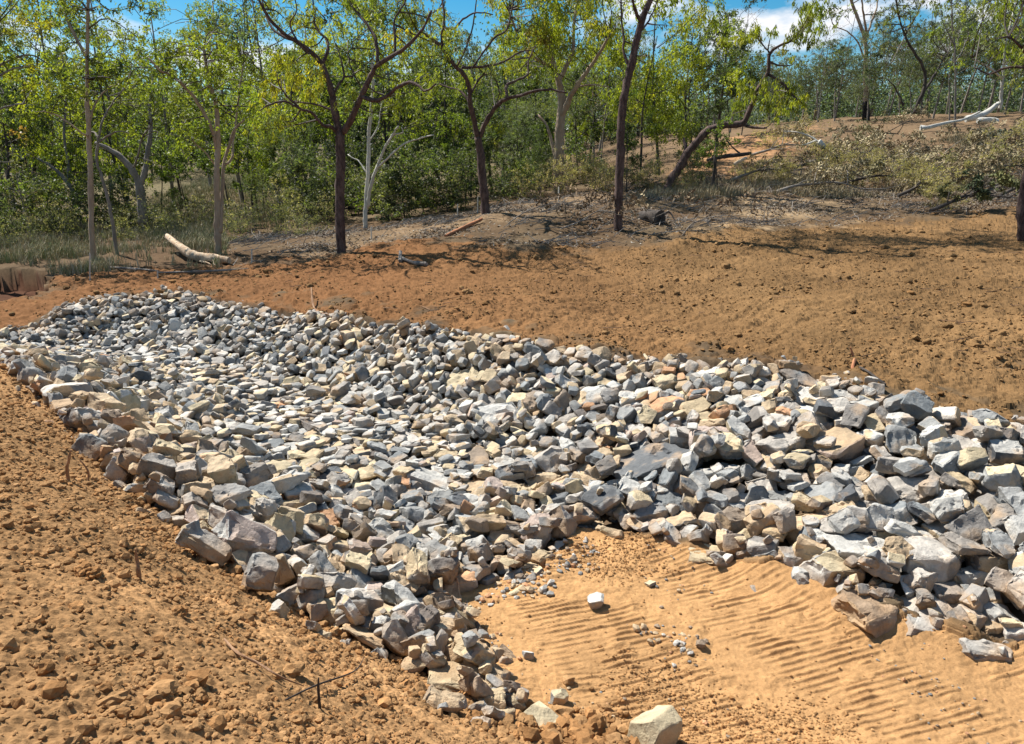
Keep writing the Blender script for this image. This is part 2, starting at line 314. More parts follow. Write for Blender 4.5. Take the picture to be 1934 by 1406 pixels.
# ================================================================== GROUND
C_BANK = np.array((0.335, 0.195, 0.090)); C_FIELD = np.array((0.172, 0.103, 0.047)); C_SAND = np.array((0.45, 0.262, 0.118))
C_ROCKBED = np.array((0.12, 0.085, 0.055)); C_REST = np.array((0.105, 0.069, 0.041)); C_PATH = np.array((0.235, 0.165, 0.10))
def build_ground():
    ang = np.unique(np.r_[np.linspace(-180, -44, 60), np.linspace(-44, 44, 1010), np.linspace(44, 180, 60)]) * math.pi / 180
    r = [0.35]
    while r[-1] < 420:
        k = r[-1]; r.append(k * (1 + (0.03 if k < 1.6 else 0.0019 if k < 8.2 and k > 3.2 else 0.0034 if k < 15 else 0.0055 if k < 26 else 0.012 if k < 70 else 0.04)))
    r = np.array(r); A, R = np.meshgrid(ang, r)
    x, y = (R * np.sin(A)).ravel(), (R * np.cos(A)).ravel()
    m = masks(x, y)
    z = T0(x, y); z = z + relief(x, y, m) - 0.03 * m['rock']
    cen = len(x); x = np.r_[x, 0.0]; y = np.r_[y, 0.0]; z = np.r_[z, z[:len(ang)].mean()]
    nr, na = A.shape
    i, j = np.meshgrid(np.arange(nr - 1), np.arange(na - 1), indexing='ij'); i, j = i.ravel(), j.ravel()
    F = np.c_[i * na + j, i * na + j + 1, (i + 1) * na + j + 1, (i + 1) * na + j][:, ::-1]
    fan = np.array([(cen, k + 1, k) for k in range(na - 1)])[:, ::-1]
    base = np.empty((cen, 3)); bx, by = x[:cen], y[:cen]
    w = {k: v[:, None] for k, v in m.items()}
    dry = np.clip(0.5 + 0.9 * fbm2(bx * 0.35, by * 0.35, 4, 71), 0, 1)[:, None]
    rest = C_REST * (1 - dry) + np.array((0.125, 0.092, 0.057)) * dry
    far_green = np.clip((by - 30) / 40, 0, 1)[:, None] * np.clip((5 - bx) / 10, 0, 1)[:, None]
    rest = rest * (1 - 0.5 * far_green) + np.array((0.17, 0.16, 0.085)) * 0.5 * far_green
    pat = np.clip(0.5 + fbm2(bx * 0.7, by * 0.7, 4, 77), 0, 1)[:, None]
    fld = C_FIELD * (0.88 + 0.24 * pat); lf = np.clip((4.5 - bx) / 8, 0, 1)[:, None]; fld = fld * (1 - lf) + np.array((0.190, 0.094, 0.041)) * lf
    rim = np.clip(1 - np.abs(by - 11) / 5, 0, 1)[:, None] * 0.25; fld = fld * (1 + rim * 0.6)
    hl = (np.clip((bx - 4) / 8, 0, 1) * np.clip((by - 32) / 8, 0, 1))[:, None] * 0.8; rest = rest * (1 - hl) + np.array((0.19, 0.13, 0.078)) * hl
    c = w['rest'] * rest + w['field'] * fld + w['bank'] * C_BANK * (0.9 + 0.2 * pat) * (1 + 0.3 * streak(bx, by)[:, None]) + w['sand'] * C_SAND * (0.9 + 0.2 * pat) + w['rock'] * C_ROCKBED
    s = w['rest'] + w['field'] + w['bank'] + w['sand'] + w['rock']; c = c / np.maximum(s, 0.01)
    pp = w['path'] * (0.45 + 0.55 * pat); c = c * (1 - pp) + C_PATH * pp
    pp = w['hill'] * 0.9; c = c * (1 - pp) + np.array((0.38, 0.215, 0.11)) * pp
    pp = w['pale'] * 0.75 * pat; c = c * (1 - pp) + np.array((0.36, 0.26, 0.155)) * pp
    pp = np.clip(w['cut'] * 4, 0, 1) * 0.9; c = c * (1 - pp) + np.array((0.085, 0.038, 0.022)) * pp  # dark red earth of the cut, with its wall's shade painted into the colour
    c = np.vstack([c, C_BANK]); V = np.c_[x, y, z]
    # one continuous sheet, its faces handed to the stretch of ground they belong to
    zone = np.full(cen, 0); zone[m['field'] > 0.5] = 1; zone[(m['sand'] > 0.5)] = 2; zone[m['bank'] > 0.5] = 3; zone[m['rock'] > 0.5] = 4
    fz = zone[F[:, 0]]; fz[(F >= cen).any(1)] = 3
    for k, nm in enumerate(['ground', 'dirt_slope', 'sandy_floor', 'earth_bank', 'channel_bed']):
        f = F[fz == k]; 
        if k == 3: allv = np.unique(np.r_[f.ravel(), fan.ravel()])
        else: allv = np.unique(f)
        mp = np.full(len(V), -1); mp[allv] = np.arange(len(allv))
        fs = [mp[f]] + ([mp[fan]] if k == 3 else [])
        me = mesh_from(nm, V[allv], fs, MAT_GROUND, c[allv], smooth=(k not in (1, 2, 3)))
        tag(link(nm, me), kind='structure')
build_ground()

# ================================================================== ROCKS
def make_proto(rng, kind):
    nrm = []
    for ax in range(3):
        for s in (-1, 1):
            v = rng.normal(0, 0.2 if kind != 'slab' else 0.12, 3); v[ax] += s; nrm.append((v / np.linalg.norm(v), rng.uniform(0.42, 0.52)))
    ncut = {'blocky': rng.integers(7, 12), 'slab': rng.integers(6, 9), 'wedge': rng.integers(5, 8), 'round': rng.integers(12, 16)}[kind]
    for k in range(ncut):
        v = rng.normal(0, 1, 3); v /= np.linalg.norm(v); sup = 0.5 * np.abs(v).sum()
        nrm.append((v, sup * rng.uniform(0.66, 0.86) if kind != 'round' else rng.uniform(0.5, 0.58)))
    if kind == 'wedge':
        v = np.array((rng.uniform(0.6, 1), rng.uniform(-0.3, 0.3), 1.0)); v /= np.linalg.norm(v); nrm.append((v, 0.2))
    Np = np.array([a for a, b in nrm]); D = np.array([b for a, b in nrm])
    pts = []; n = len(D)
    for i in range(n):
        for j in range(i + 1, n):
            for k in range(j + 1, n):
                M = Np[[i, j, k]]
                if abs(np.linalg.det(M)) < 1e-3: continue
                p = np.linalg.solve(M, D[[i, j, k]])
                if (Np @ p <= D + 1e-6).all(): pts.append(p)
    lods = []
    for (bev, target) in ((0.022, 0.07), (0.03, 0.16), (0.06, 9.0)):
        bm = bmesh.new()
        for p in pts: bm.verts.new(p)
        bmesh.ops.remove_doubles(bm, verts=bm.verts, dist=0.03)
        r = bmesh.ops.convex_hull(bm, input=bm.verts)
        bmesh.ops.delete(bm, geom=[g for g in r['geom_interior'] + r['geom_unused'] if isinstance(g, bmesh.types.BMVert)], context='VERTS')
        bmesh.ops.dissolve_limit(bm, angle_limit=0.12, verts=bm.verts, edges=bm.edges)
        bmesh.ops.bevel(bm, geom=list(bm.edges), offset=bev, segments=1, affect='EDGES', profile=0.6)
        bmesh.ops.triangulate(bm, faces=bm.faces)
        for _ in range(3):
            e = [e for e in bm.edges if e.calc_length() > target * 1.35]
            if not e or target > 5: break
            bmesh.ops.subdivide_edges(bm, edges=e, cuts=1 if _ else max(1, 1)); bmesh.ops.triangulate(bm, faces=[f for f in bm.faces if len(f.verts) > 3])
        bmesh.ops.recalc_face_normals(bm, faces=bm.faces)
        bm.verts.index_update()
        V = np.array([v.co[:] for v in bm.verts]); F = np.array([[v.index for v in f.verts] for f in bm.faces]); bm.free()
        lods.append((V, F, np.argmax(V @ Np.T - D, axis=1)))
    return dict(N=Np, D=D, lods=lods, kind=kind)
_pr = np.random.default_rng(5)
KINDS = ['blocky'] * 16 + ['slab'] * 8 + ['wedge'] * 6 + ['round'] * 6
PROTOS = [make_proto(_pr, k) for k in KINDS]
BYK = {k: [i for i, kk in enumerate(KINDS) if kk == k] for k in ('blocky', 'slab', 'wedge', 'round')}

PAL = {'grey': (0.262, 0.262, 0.252), 'light': (0.46, 0.445, 0.41), 'dark': (0.115, 0.12, 0.125), 'blue': (0.205, 0.217, 0.22), 'tan': (0.47, 0.36, 0.235),
       'cream': (0.52, 0.43, 0.28), 'orange': (0.50, 0.28, 0.155), 'pink': (0.40, 0.32, 0.275), 'brown': (0.28, 0.22, 0.165)}
COAT = {'grey': ['light', 'grey', 'tan', 'grey'], 'light': ['light', 'light', 'tan', 'grey'], 'dark': ['dark', 'blue', 'dark', 'grey'], 'blue': ['blue', 'grey', 'light', 'blue'],
        'tan': ['tan', 'tan', 'grey', 'cream'], 'cream': ['cream', 'cream', 'tan', 'light'], 'orange': ['orange', 'tan', 'grey', 'orange'], 'pink': ['pink', 'grey', 'light', 'tan'], 'brown': ['brown', 'tan', 'grey', 'brown']}
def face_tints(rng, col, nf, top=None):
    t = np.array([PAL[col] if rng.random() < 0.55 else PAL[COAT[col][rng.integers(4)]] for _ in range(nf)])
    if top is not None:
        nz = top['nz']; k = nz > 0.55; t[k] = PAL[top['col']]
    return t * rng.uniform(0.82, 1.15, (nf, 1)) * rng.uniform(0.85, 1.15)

HX0, HX1, HY0, HY1, HR = -16.0, 9.0, 2.5, 20.0, 0.016
gx = np.arange(HX0, HX1, HR); gy = np.arange(HY0, HY1, HR)
_cx, _cy = np.meshgrid(np.arange(HX0, HX1 + 0.16, 0.16), np.arange(HY0, HY1 + 0.16, 0.16))
_cz = T0(_cx.ravel(), _cy.ravel()).reshape(_cx.shape)
def bil(x, y):
    fx, fy = (x - HX0) / 0.16, (y - HY0) / 0.16; i = np.clip(fx.astype(int), 0, _cz.shape[1] - 2); j = np.clip(fy.astype(int), 0, _cz.shape[0] - 2)
    a, b = fx - i, fy - j
    return (_cz[j, i] * (1 - a) + _cz[j, i + 1] * a) * (1 - b) + (_cz[j + 1, i] * (1 - a) + _cz[j + 1, i + 1] * a) * b
GX, GY = np.meshgrid(gx, gy)
H0 = bil(GX.ravel(), GY.ravel()).reshape(GX.shape).astype(np.float32); H = H0 - 0.03
del GX, GY
def nrm_at(x, y):
    e = 0.25; a = bil(np.array([x + e, x - e, x, x]), np.array([y, y, y + e, y - e])); v = np.array([-(a[0] - a[1]) / (2 * e), -(a[2] - a[3]) / (2 * e), 1.0]); return v / np.linalg.norm(v)
def rot_to(nv, yaw, tx, ty):
    z = Vector(nv); q = z.to_track_quat('Z', 'Y').to_matrix()
    return np.array(q @ Matrix.Rotation(yaw - math.pi / 2 * 0, 3, 'Z') @ Matrix.Rotation(tx, 3, 'X') @ Matrix.Rotation(ty, 3, 'Y'))
def try_rest(pi, S, R, x, y, q):
    pr = PROTOS[pi]; n = (pr['N'] / S) @ R.T; rad = 0.62 * np.linalg.norm(S) 
    i0, i1 = int((x - rad - HX0) / HR), int((x + rad - HX0) / HR) + 1; j0, j1 = int((y - rad - HY0) / HR), int((y + rad - HY0) / HR) + 1
    if i0 < 0 or j0 < 0 or i1 >= H.shape[1] or j1 >= H.shape[0]: return None
    st = 1 if rad < 0.3 else 2
    X = gx[i0:i1:st] - x; Y = gy[j0:j1:st] - y; D = pr['D']
    up = n[:, 2] > 1e-3; dn = n[:, 2] < -1e-3
    fu = (D[up][:, None, None] - n[up, 0][:, None, None] * X[None, None, :] - n[up, 1][:, None, None] * Y[None, :, None]) / n[up, 2][:, None, None]
    fd = (D[dn][:, None, None] - n[dn, 0][:, None, None] * X[None, None, :] - n[dn, 1][:, None, None] * Y[None, :, None]) / n[dn, 2][:, None, None]
    top = fu.min(0); bot = fd.max(0); ok = top > bot + 0.004
    if ok.sum() < 6: return None
    h = H[j0:j1:st, i0:i1:st]; z = float(np.quantile((h - bot)[ok], q))
    return z, top, ok, (i0, i1, j0, j1, st)
_ea = POLY_ROCK; _eb = np.roll(POLY_ROCK, -1, 0)
def edge_dist(x, y):
    p = np.array((x, y)); ab = _eb - _ea; t = np.clip(((p - _ea) * ab).sum(1) / ((ab ** 2).sum(1) + 1e-9), 0, 1); return float(np.min(np.hypot(*(p - _ea - ab * t[:, None]).T)))
rocks = []
def commit(pi, S, R, x, y, res, col, top=None, hero=None):
    z, tp, ok, (i0, i1, j0, j1, st) = res
    if st == 1:
        hh = H[j0:j1, i0:i1]; hh[ok] = np.maximum(hh[ok], tp[ok] + z)
    else:
        k2 = np.kron(ok, np.ones((2, 2), bool))[:j1 - j0, :i1 - i0]; t2 = np.kron(tp, np.ones((2, 2)))[:j1 - j0, :i1 - i0]
        hh = H[j0:j1, i0:i1]; k2 = k2[:hh.shape[0], :hh.shape[1]]; t2 = t2[:hh.shape[0], :hh.shape[1]]; hh[k2] = np.maximum(hh[k2], t2[k2] + z)
    e = edge_dist(x, y); bed = max(0.0, 1 - e / 0.35) * 0.38 * float(S[2]) * (0.12 if hero is not None else 1)      # edge stones sit in the soil
    rocks.append(dict(p=pi, S=S, R=R, x=x, y=y, z=z - bed, col=col, top=top, hero=hero))

# --- stones picked out from the photograph: u, v, width px, height px, colour, colour of the upper face, kind
HERO = """1749 1064 115 95 grey light round;1666 1136 128 78 tan brown blocky;1796 1162 135 60 grey light wedge;1830 1190 85 46 grey light blocky;1576 1081 93 78 light cream blocky
1621 1043 98 62 light light blocky;1502 1047 75 60 grey grey blocky;1463 970 80 55 grey light slab;1557 944 62 68 pink grey blocky;1515 987 90 65 grey tan blocky;1653 944 58 62 brown tan blocky
1713 932 75 60 light light blocky;1566 840 112 62 pink tan blocky;1549 772 85 34 light light slab;1508 743 68 28 light light wedge;1591 750 58 40 grey light blocky;1680 782 55 45 grey light blocky
1476 853 60 50 grey light blocky;1813 834 72 38 light light slab;1869 827 60 30 light light blocky;1346 791 75 42 grey cream blocky;1286 829 48 48 light light blocky;1342 897 46 52 light light blocky
1382 893 40 44 light light blocky;1433 872 65 38 tan tan wedge;1391 979 52 58 brown brown blocky;1288 979 62 46 grey tan blocky;1340 949 55 50 brown tan blocky;1337 1036 76 34 grey cream slab
1408 1030 58 42 light light wedge;1651 991 60 38 dark dark blocky;1719 1008 72 46 grey light slab;1771 1000 52 50 tan light blocky;1864 908 100 42 dark grey slab;1753 902 70 48 blue grey blocky
1890 970 78 68 tan grey blocky;1835 1081 62 42 light light blocky;1790 1119 66 38 blue grey slab;1867 1052 76 70 tan brown blocky;1854 1117 66 42 brown grey blocky;1888 1150 60 52 light light wedge
1926 1178 60 46 light light blocky;1873 1172 38 42 tan tan blocky;1918 1018 45 58 brown tan blocky;1745 868 88 40 grey tan blocky;1637 825 48 42 blue light round;1660 851 50 34 dark blue blocky
1604 910 50 26 tan orange wedge;1476 932 52 34 grey grey blocky;1391 936 55 34 grey light slab;1523 808 42 34 cream tan blocky;1226 874 125 52 dark dark slab;936 780 68 42 grey light blocky
1257 772 68 46 grey orange slab;1222 745 60 38 grey light blocky;819 901 80 35 grey light slab;905 913 62 38 brown tan slab;835 944 60 42 brown grey blocky;710 909 76 34 grey cream slab
811 995 56 46 grey grey blocky;682 987 60 46 grey brown round;749 991 50 46 dark grey blocky;1030 901 62 42 brown tan round;972 964 40 50 grey grey round;905 1022 54 30 light light blocky
1234 964 52 46 dark blue blocky;1148 815 38 42 light light blocky;1202 815 52 38 light light round;905 1050 56 44 blue grey blocky;868 1089 60 50 grey orange round;623 905 46 32 dark dark blocky
983 1034 46 36 light light round;1175 909 56 36 grey light blocky;1077 960 54 36 light light blocky;874 713 60 30 light cream slab;177 843 56 66 grey blue slab;252 880 100 74 tan brown slab
226 884 46 46 grey grey slab;342 870 110 56 grey cream slab;350 950 66 42 blue light round;398 940 84 54 tan light blocky;458 938 66 36 cream orange slab;277 841 72 32 tan cream wedge
332 844 60 34 tan orange wedge;414 987 82 50 tan cream blocky;400 1030 72 44 pink light blocky;463 1014 104 78 tan brown blocky;546 1004 62 62 tan tan blocky;655 1030 104 52 dark cream slab
735 1092 74 58 dark light slab;664 1074 62 44 grey cream blocky;556 1080 72 48 tan cream blocky;582 1104 48 34 tan cream blocky;494 1090 62 66 brown grey blocky;686 1146 108 56 tan cream blocky
690 1192 88 38 brown tan wedge;781 1214 62 64 brown grey wedge;835 1218 60 46 cream cream round;899 1238 78 56 grey tan blocky;868 1272 116 62 cream cream wedge;967 1312 56 52 brown grey blocky
924 1318 56 62 brown cream wedge;840 1308 72 36 brown tan slab;829 1173 76 46 grey light blocky;855 1144 48 30 grey grey blocky;789 1111 62 38 grey light wedge;796 1138 66 38 grey light wedge
570 1041 46 40 grey light blocky;759 1060 52 44 grey cream blocky;351 567 26 16 dark dark slab;265 632 24 22 dark light blocky;120 612 24 20 dark dark round;150 605 22 18 dark dark round
1469 715 24 28 grey light wedge;1716 805 26 46 grey light slab;1640 950 50 40 grey light blocky;1590 985 60 50 brown tan blocky;1700 960 40 34 grey grey blocky;1500 905 60 40 grey tan blocky
1120 745 60 36 grey light blocky;1075 800 56 34 grey light slab;1000 845 60 32 tan light slab;1130 850 52 30 tan orange wedge;1320 745 52 34 tan orange blocky;1390 755 44 34 light light blocky""".replace('\n', ';')
hr = np.random.default_rng(21)
HEROPOS = []
for s in HERO.split(';'):
    u, v, wp, hp, c, ct, kd = s.split(); u, v, wp, hp = float(u), float(v), float(wp), float(hp)
    p = hit(u, v + hp * 0.12, 0.10); dep = proj(p)[2]
    a = 1.06 * wp * dep / FPX; bb = a * hr.uniform(0.62, 0.85); vis = 1.04 * hp * dep / FPX
    th = abs(math.atan2(CAMZ - p.z, p.y)); c_ = (vis - 0.75 * bb * math.sin(th)) / math.cos(th); cc = float(np.clip(c_, 0.28 * a, 0.85 * a))
    HEROPOS.append((p.x, p.y, a, bb, cc, c, ct, kd))
# neighbours that would stand in one another are eased apart, as stones would be
PX = np.array([h[:2] for h in HEROPOS]); PR = np.array([0.5 * (h[2] + h[3]) for h in HEROPOS]); P0 = PX.copy()
for _ in range(60):
    for i in range(len(PX)):
        d = PX - PX[i]; dd = np.hypot(d[:, 0], d[:, 1]); dd[i] = 9; need = 0.46 * (PR + PR[i]); k = np.where(dd < need)[0]
        for j in k:
            s_ = d[j] / (dd[j] + 1e-6) * (need[j] - dd[j]) * 0.25; PX[j] += s_; PX[i] -= s_
    PX += (P0 - PX) * 0.04
HEROPOS = [(float(PX[i, 0]), float(PX[i, 1])) + h[2:] for i, h in enumerate(HEROPOS)]
_g0 = bil(PX[:, 0], PX[:, 1]); order = sorted(range(len(HEROPOS)), key=lambda i: _g0[i] + 0.02 * i / 150)
for i in order:
    x, y, a, bb, cc, c, ct, kd = HEROPOS[i]; pi = BYK[kd][hr.integers(len(BYK[kd]))]
    nv = nrm_at(x, y); yaw = hr.uniform(-0.35, 0.35) + (math.pi if hr.random() < 0.5 else 0)
    R = rot_to(nv, 0, 0, 0); S = np.array((a, bb, cc))
    # long axis across the view, thin axis up, then tumbled a little
    Rb = np.array(Matrix.Rotation(yaw, 3, 'Z') @ Matrix.Rotation(hr.uniform(-0.28, 0.28), 3, 'X') @ Matrix.Rotation(hr.uniform(-0.22, 0.22), 3, 'Y'))
    tilt = np.array(Vector((0, 0, 1)).rotation_difference(Vector(nv)).to_matrix()); R = tilt @ Rb
    res = try_rest(pi, S, R, x, y, 0.74)
    if res:
        if x < 0.3 and y < 5.5: res = (res[0] + 0.05,) + res[1:]
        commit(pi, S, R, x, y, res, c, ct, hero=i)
    else: print('hero lost', i, x, y)
HX = np.array([(h[0], h[1], max(h[2], h[3])) for h in HEROPOS])

# --- the rest: dropped one by one on to the heap, each settling where it lies lowest
rr = np.random.default_rng(33)
def base_size(x, y):
    u, v, d = proj((x, y, 0.2))
    s = 0.215 + 0.02 * math.sin(x * 1.7) 
    if y > 11: s -= 0.018 * min(1.5, (y - 11) / 2)
    if y < 11: s += 0.035 * (11 - y) / 3
    if x > 1.5 and y < 10: s += 0.10 * min(1, (x - 1.5) / 2) * min(1, (10 - y) / 2.5)
    if u < 900 and v > 780 + max(0, (u - 200)) * 0.42: s += 0.07
    return s
def colour_for(x, y):
    u, v, d = proj((x, y, 0.2)); r = rr.random(); patch = vnoise2(np.array([x * 0.45]), np.array([y * 0.45]), 91)[0]
    warm = 0.17 + 0.28 * patch
    if u < 700 and v > 650: warm += 0.16
    if u < 900 and v > 790 + max(0, (u - 200)) * 0.42: warm += 0.28
    if u < 360 and v < 660: warm -= 0.2
    if u < 950 and 650 < v < 900 and r >= warm: return rr.choice(['light', 'grey', 'cream', 'blue', 'dark'], p=[0.46, 0.24, 0.1, 0.12, 0.08])
    if r < warm: return rr.choice(['tan', 'cream', 'brown', 'orange', 'pink'], p=[0.40, 0.17, 0.19, 0.1, 0.14])
    return rr.choice(['grey', 'light', 'blue', 'dark'], p=[0.36, 0.22, 0.26, 0.16])
bb0, bb1 = POLY_ROCK.min(0), POLY_ROCK.max(0)
EDGE = POLY_ROCK
def drop(x, y, s, q, tries, tilt, gap=False):
    best = None; sl = nrm_at(x, y)[2]; fl = 0.35 if sl > 0.990 and y > 7.8 else 1.0
    hd = np.hypot(HX[:, 0] - x, HX[:, 1] - y)
    if not gap and (hd < HX[:, 2] * 0.42 + s * 0.34).any(): return
    for _ in range(tries):
        kd = rr.choice(['blocky', 'slab', 'wedge', 'round'], p=([0.5, 0.18, 0.16, 0.16] if fl == 1 else [0.18, 0.62, 0.14, 0.06])); pi = BYK[kd][rr.integers(len(BYK[kd]))]
        S = s * np.array((1.0, rr.uniform(0.6, 0.9), rr.uniform(0.42, 0.75) if kd != 'slab' else rr.uniform(0.26, 0.42))); 
        nv = Vector(nrm_at(x, y)); R = np.array(Vector((0, 0, 1)).rotation_difference(nv).to_matrix()) @ np.array(Matrix.Rotation(rr.uniform(0, 6.28), 3, 'Z') @ Matrix.Rotation(rr.normal(0, tilt * fl), 3, 'X') @ Matrix.Rotation(rr.normal(0, tilt * fl), 3, 'Y'))
        xx, yy = x + rr.normal(0, 0.12 * s), y + rr.normal(0, 0.12 * s)
        res = try_rest(pi, S, R, xx, yy, q)
        if res and (best is None or res[0] - 0 < best[0]): best = (res[0], pi, S, R, xx, yy, res)
    if best: commit(best[1], best[2], best[3], best[4], best[5], best[6], colour_for(x, y))
# layer one: even spacing
cell = {}
def far_enough(x, y, r):
    ci, cj = int(x / 0.4), int(y / 0.4)
    for i in (-1, 0, 1):
        for j in (-1, 0, 1):
            for (a, b, c) in cell.get((ci + i, cj + j), ()):
                if (a - x) ** 2 + (b - y) ** 2 < (0.5 * (r + c)) ** 2: return False
    return True
pts = []
cand = rr.uniform(bb0, bb1, (90000, 2)); cand = cand[inside(POLY_ROCK, cand[:, 0], cand[:, 1])]
for x, y in cand:
    if x > 8.3 or x < -13: continue
    s = base_size(x, y) * float(np.clip(rr.lognormal(-0.04, 0.40), 0.5, 2.1)); r = s * 0.80
    if far_enough(x, y, r):
        cell.setdefault((int(x / 0.4), int(y / 0.4)), []).append((x, y, r)); pts.append((x, y, s))
pts.sort(key=lambda p: -p[1] + rr.normal(0, 0.4))
for x, y, s in pts: drop(x, y, s, 0.80, 3, 0.30)
n1 = len(rocks)
# layer two: fill the lowest hollows
inb = cand
for _ in range(5200):
    k = rr.integers(len(inb), size=10); X, Y = inb[k, 0], inb[k, 1]
    ii, jj = ((X - HX0) / HR).astype(int), ((Y - HY0) / HR).astype(int); dh = H[jj, ii] - H0[jj, ii]
    b = int(np.argmin(dh))
    if dh[b] > 0.15 or X[b] > 8.3 or X[b] < -13: continue
    x, y = X[b], Y[b]; s = base_size(x, y) * float(np.clip(rr.lognormal(-0.28, 0.25), 0.4, 1.2))
    drop(x, y, s, 0.74, 3, 0.45)
for _ in range(2600):
    k = rr.integers(len(inb), size=24); X, Y = inb[k, 0], inb[k, 1]
    ii, jj = ((X - HX0) / HR).astype(int), ((Y - HY0) / HR).astype(int); dh = H[jj, ii] - H0[jj, ii]
    b = int(np.argmin(dh))
    if dh[b] > 0.05 or X[b] > 8.3 or X[b] < -13: continue
    drop(X[b], Y[b], base_size(X[b], Y[b]) * rr.uniform(0.5, 0.85), 0.7, 3, 0.4, True)
for _ in range(420):
    i = rr.integers(len(_ea)); a = _ea[i] + (_eb[i] - _ea[i]) * rr.random(); x, y = a[0] + rr.normal(0, 0.17), a[1] + rr.normal(0, 0.17)
    if -13 < x < 8.3: drop(x, y, rr.uniform(0.05, 0.15), 0.45, 1, 0.5, True)
print('rocks', len(HEROPOS), n1, len(rocks))
# --- build
def rock_geo(r, lod, seed):
    V, F, fid = PROTOS[r['p']]['lods'][lod]; pr = PROTOS[r['p']]; rng = np.random.default_rng(seed)
    n = (pr['N'] / r['S']) @ r['R'].T; n = n / np.linalg.norm(n, axis=1)[:, None]
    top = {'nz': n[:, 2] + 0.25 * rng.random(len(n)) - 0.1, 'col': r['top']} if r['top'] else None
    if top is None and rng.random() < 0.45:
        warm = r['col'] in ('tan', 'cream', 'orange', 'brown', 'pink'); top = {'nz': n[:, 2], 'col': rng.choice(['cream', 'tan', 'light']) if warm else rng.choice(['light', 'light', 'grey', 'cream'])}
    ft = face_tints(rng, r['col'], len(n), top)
    P_ = (V * r['S']) @ r['R'].T; s = float(r['S'].max()); off = rng.uniform(0, 50, 3)
    nv = n[fid]
    if lod < 2:
        q = P_ / s
        a = vnoise(q * 2.3 + off, 1) * 0.042 + vnoise(q * 5.5 + off, 2) * 0.032
        st = vnoise(q * 3.1 + off + 9, 4); a += np.where(st > 0.25, -0.045, 0.0)
        if lod == 0: a += vnoise(q * 13 + off, 3) * 0.018
        P_ = P_ + nv * (a * s * r.get('amp', 1.0))[:, None]
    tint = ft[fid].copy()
    if 'x' in r:                                            # soil dust carried on to stones beside bare earth
        e = edge_dist(r['x'], r['y']); k = max(0.0, 1 - e / 0.55) if rng.random() < 0.8 else 0.0
        g_ = np.clip(0.55 - P_[:, 2] / (0.5 * s + 1e-6) * 0.5 + vnoise(P_ * 9 + off, 6) * 0.5, 0, 1)[:, None] * min(0.85, k * 1.1) + (0.2 if rng.random() < 0.35 else 0.0)
        tint = tint * (1 - g_) + np.array((0.33, 0.20, 0.10)) * g_
    return P_, F, tint
for k, r in enumerate(rocks):
    u, v, d = proj((r['x'], r['y'], r['z'])); r['uv'] = (u, v); r['px'] = float(np.sqrt(r['S'][0] * r['S'][1])) * FPX / d; r['d'] = d
    zc = (r['z'] - bil(np.array([r['x']]), np.array([r['y']]))[0]); r['score'] = r['px'] * (1.0 if -20 < u < 1950 else 0.1) * (0.6 if zc < 0.02 else 1) + (1000 if r['hero'] is not None else 0)
ordr = sorted(range(len(rocks)), key=lambda k: -rocks[k]['score'])
SINGLE = ordr[:300]; MASS = ordr[300:]
Vs, Fs, Ts, o = [], [], [], 0
for k in MASS:
    r = rocks[k]; V, F, T = rock_geo(r, 1 if r['px'] > 24 else 2, 1000 + k); V = V + (r['x'], r['y'], r['z'])
    Vs.append(V); Fs.append(F + o); Ts.append(T); o += len(V)
me = mesh_from('loose_rocks', np.vstack(Vs), np.vstack(Fs), MAT_ROCK, np.vstack(Ts), smooth=True, sharp=math.radians(28))
tag(link('loose_rocks', me), 'mass of smaller grey and tan riprap stones lining the channel', 'riprap', 'stones of the rock lining', 'stuff')
# labels for the single stones, from what is true of each
CW = {'grey': 'grey', 'light': 'pale grey', 'dark': 'dark', 'blue': 'blue-grey', 'tan': 'tan', 'cream': 'cream', 'orange': 'orange-stained', 'pink': 'pinkish', 'brown': 'brown'}
KW = {'blocky': 'blocky', 'slab': 'flat', 'wedge': 'wedge-shaped', 'round': 'rounded'}
def zone_of(u, v):
    if u < 900 and v > 790 + max(0, (u - 200)) * 0.42: return ('at the foot of the left earth bank' if u > 640 else 'on the crest beside the crumbly earth bank' if u > 330 else 'at the far end of the left crest')
    tl = np.interp(u, [p[0] for p in R_TOP], [p[1] for p in R_TOP]); bl = np.interp(u, [1090, 1250, 1400, 1500, 1600, 1700, 1870, 1934], [1012, 1030, 1062, 1102, 1145, 1182, 1218, 1210])
    if v - tl < 55: return 'on the upper edge below the ploughed dirt'
    if u > 1000 and bl - v < 60: return 'along the edge of the sandy floor'
    if u > 1500: return 'halfway up the right rock slope'
    if u > 1150: return 'in the middle of the rock slope'
    if u > 950: return 'left of the dark slab'
    return 'near the tip of the sandy floor' if v > 930 else 'on the basin floor'
info = []
for k in SINGLE:
    r = rocks[k]; u, v = r['uv']; sz = 'huge' if r['px'] > 95 else 'large' if r['px'] > 62 else 'medium' if r['px'] > 42 else 'small'
    tc = r['top'] or r['col']; col = CW[r['col']] + ('' if tc == r['col'] else ' %s-topped' % CW[tc].replace('pale grey', 'pale').replace('-stained', ''))
    info.append([f"{sz} {col} {KW[KINDS[r['p']]]} rock {zone_of(u, v)}", k])
grp = {}
for l, k in info: grp.setdefault(l, []).append(k)
ORD = ['leftmost', 'second from left', 'third from left', 'fourth from left', 'fifth from left', 'sixth from left', 'seventh from left', 'eighth from left', 'ninth from left', 'tenth from left', 'eleventh from left', 'twelfth from left']
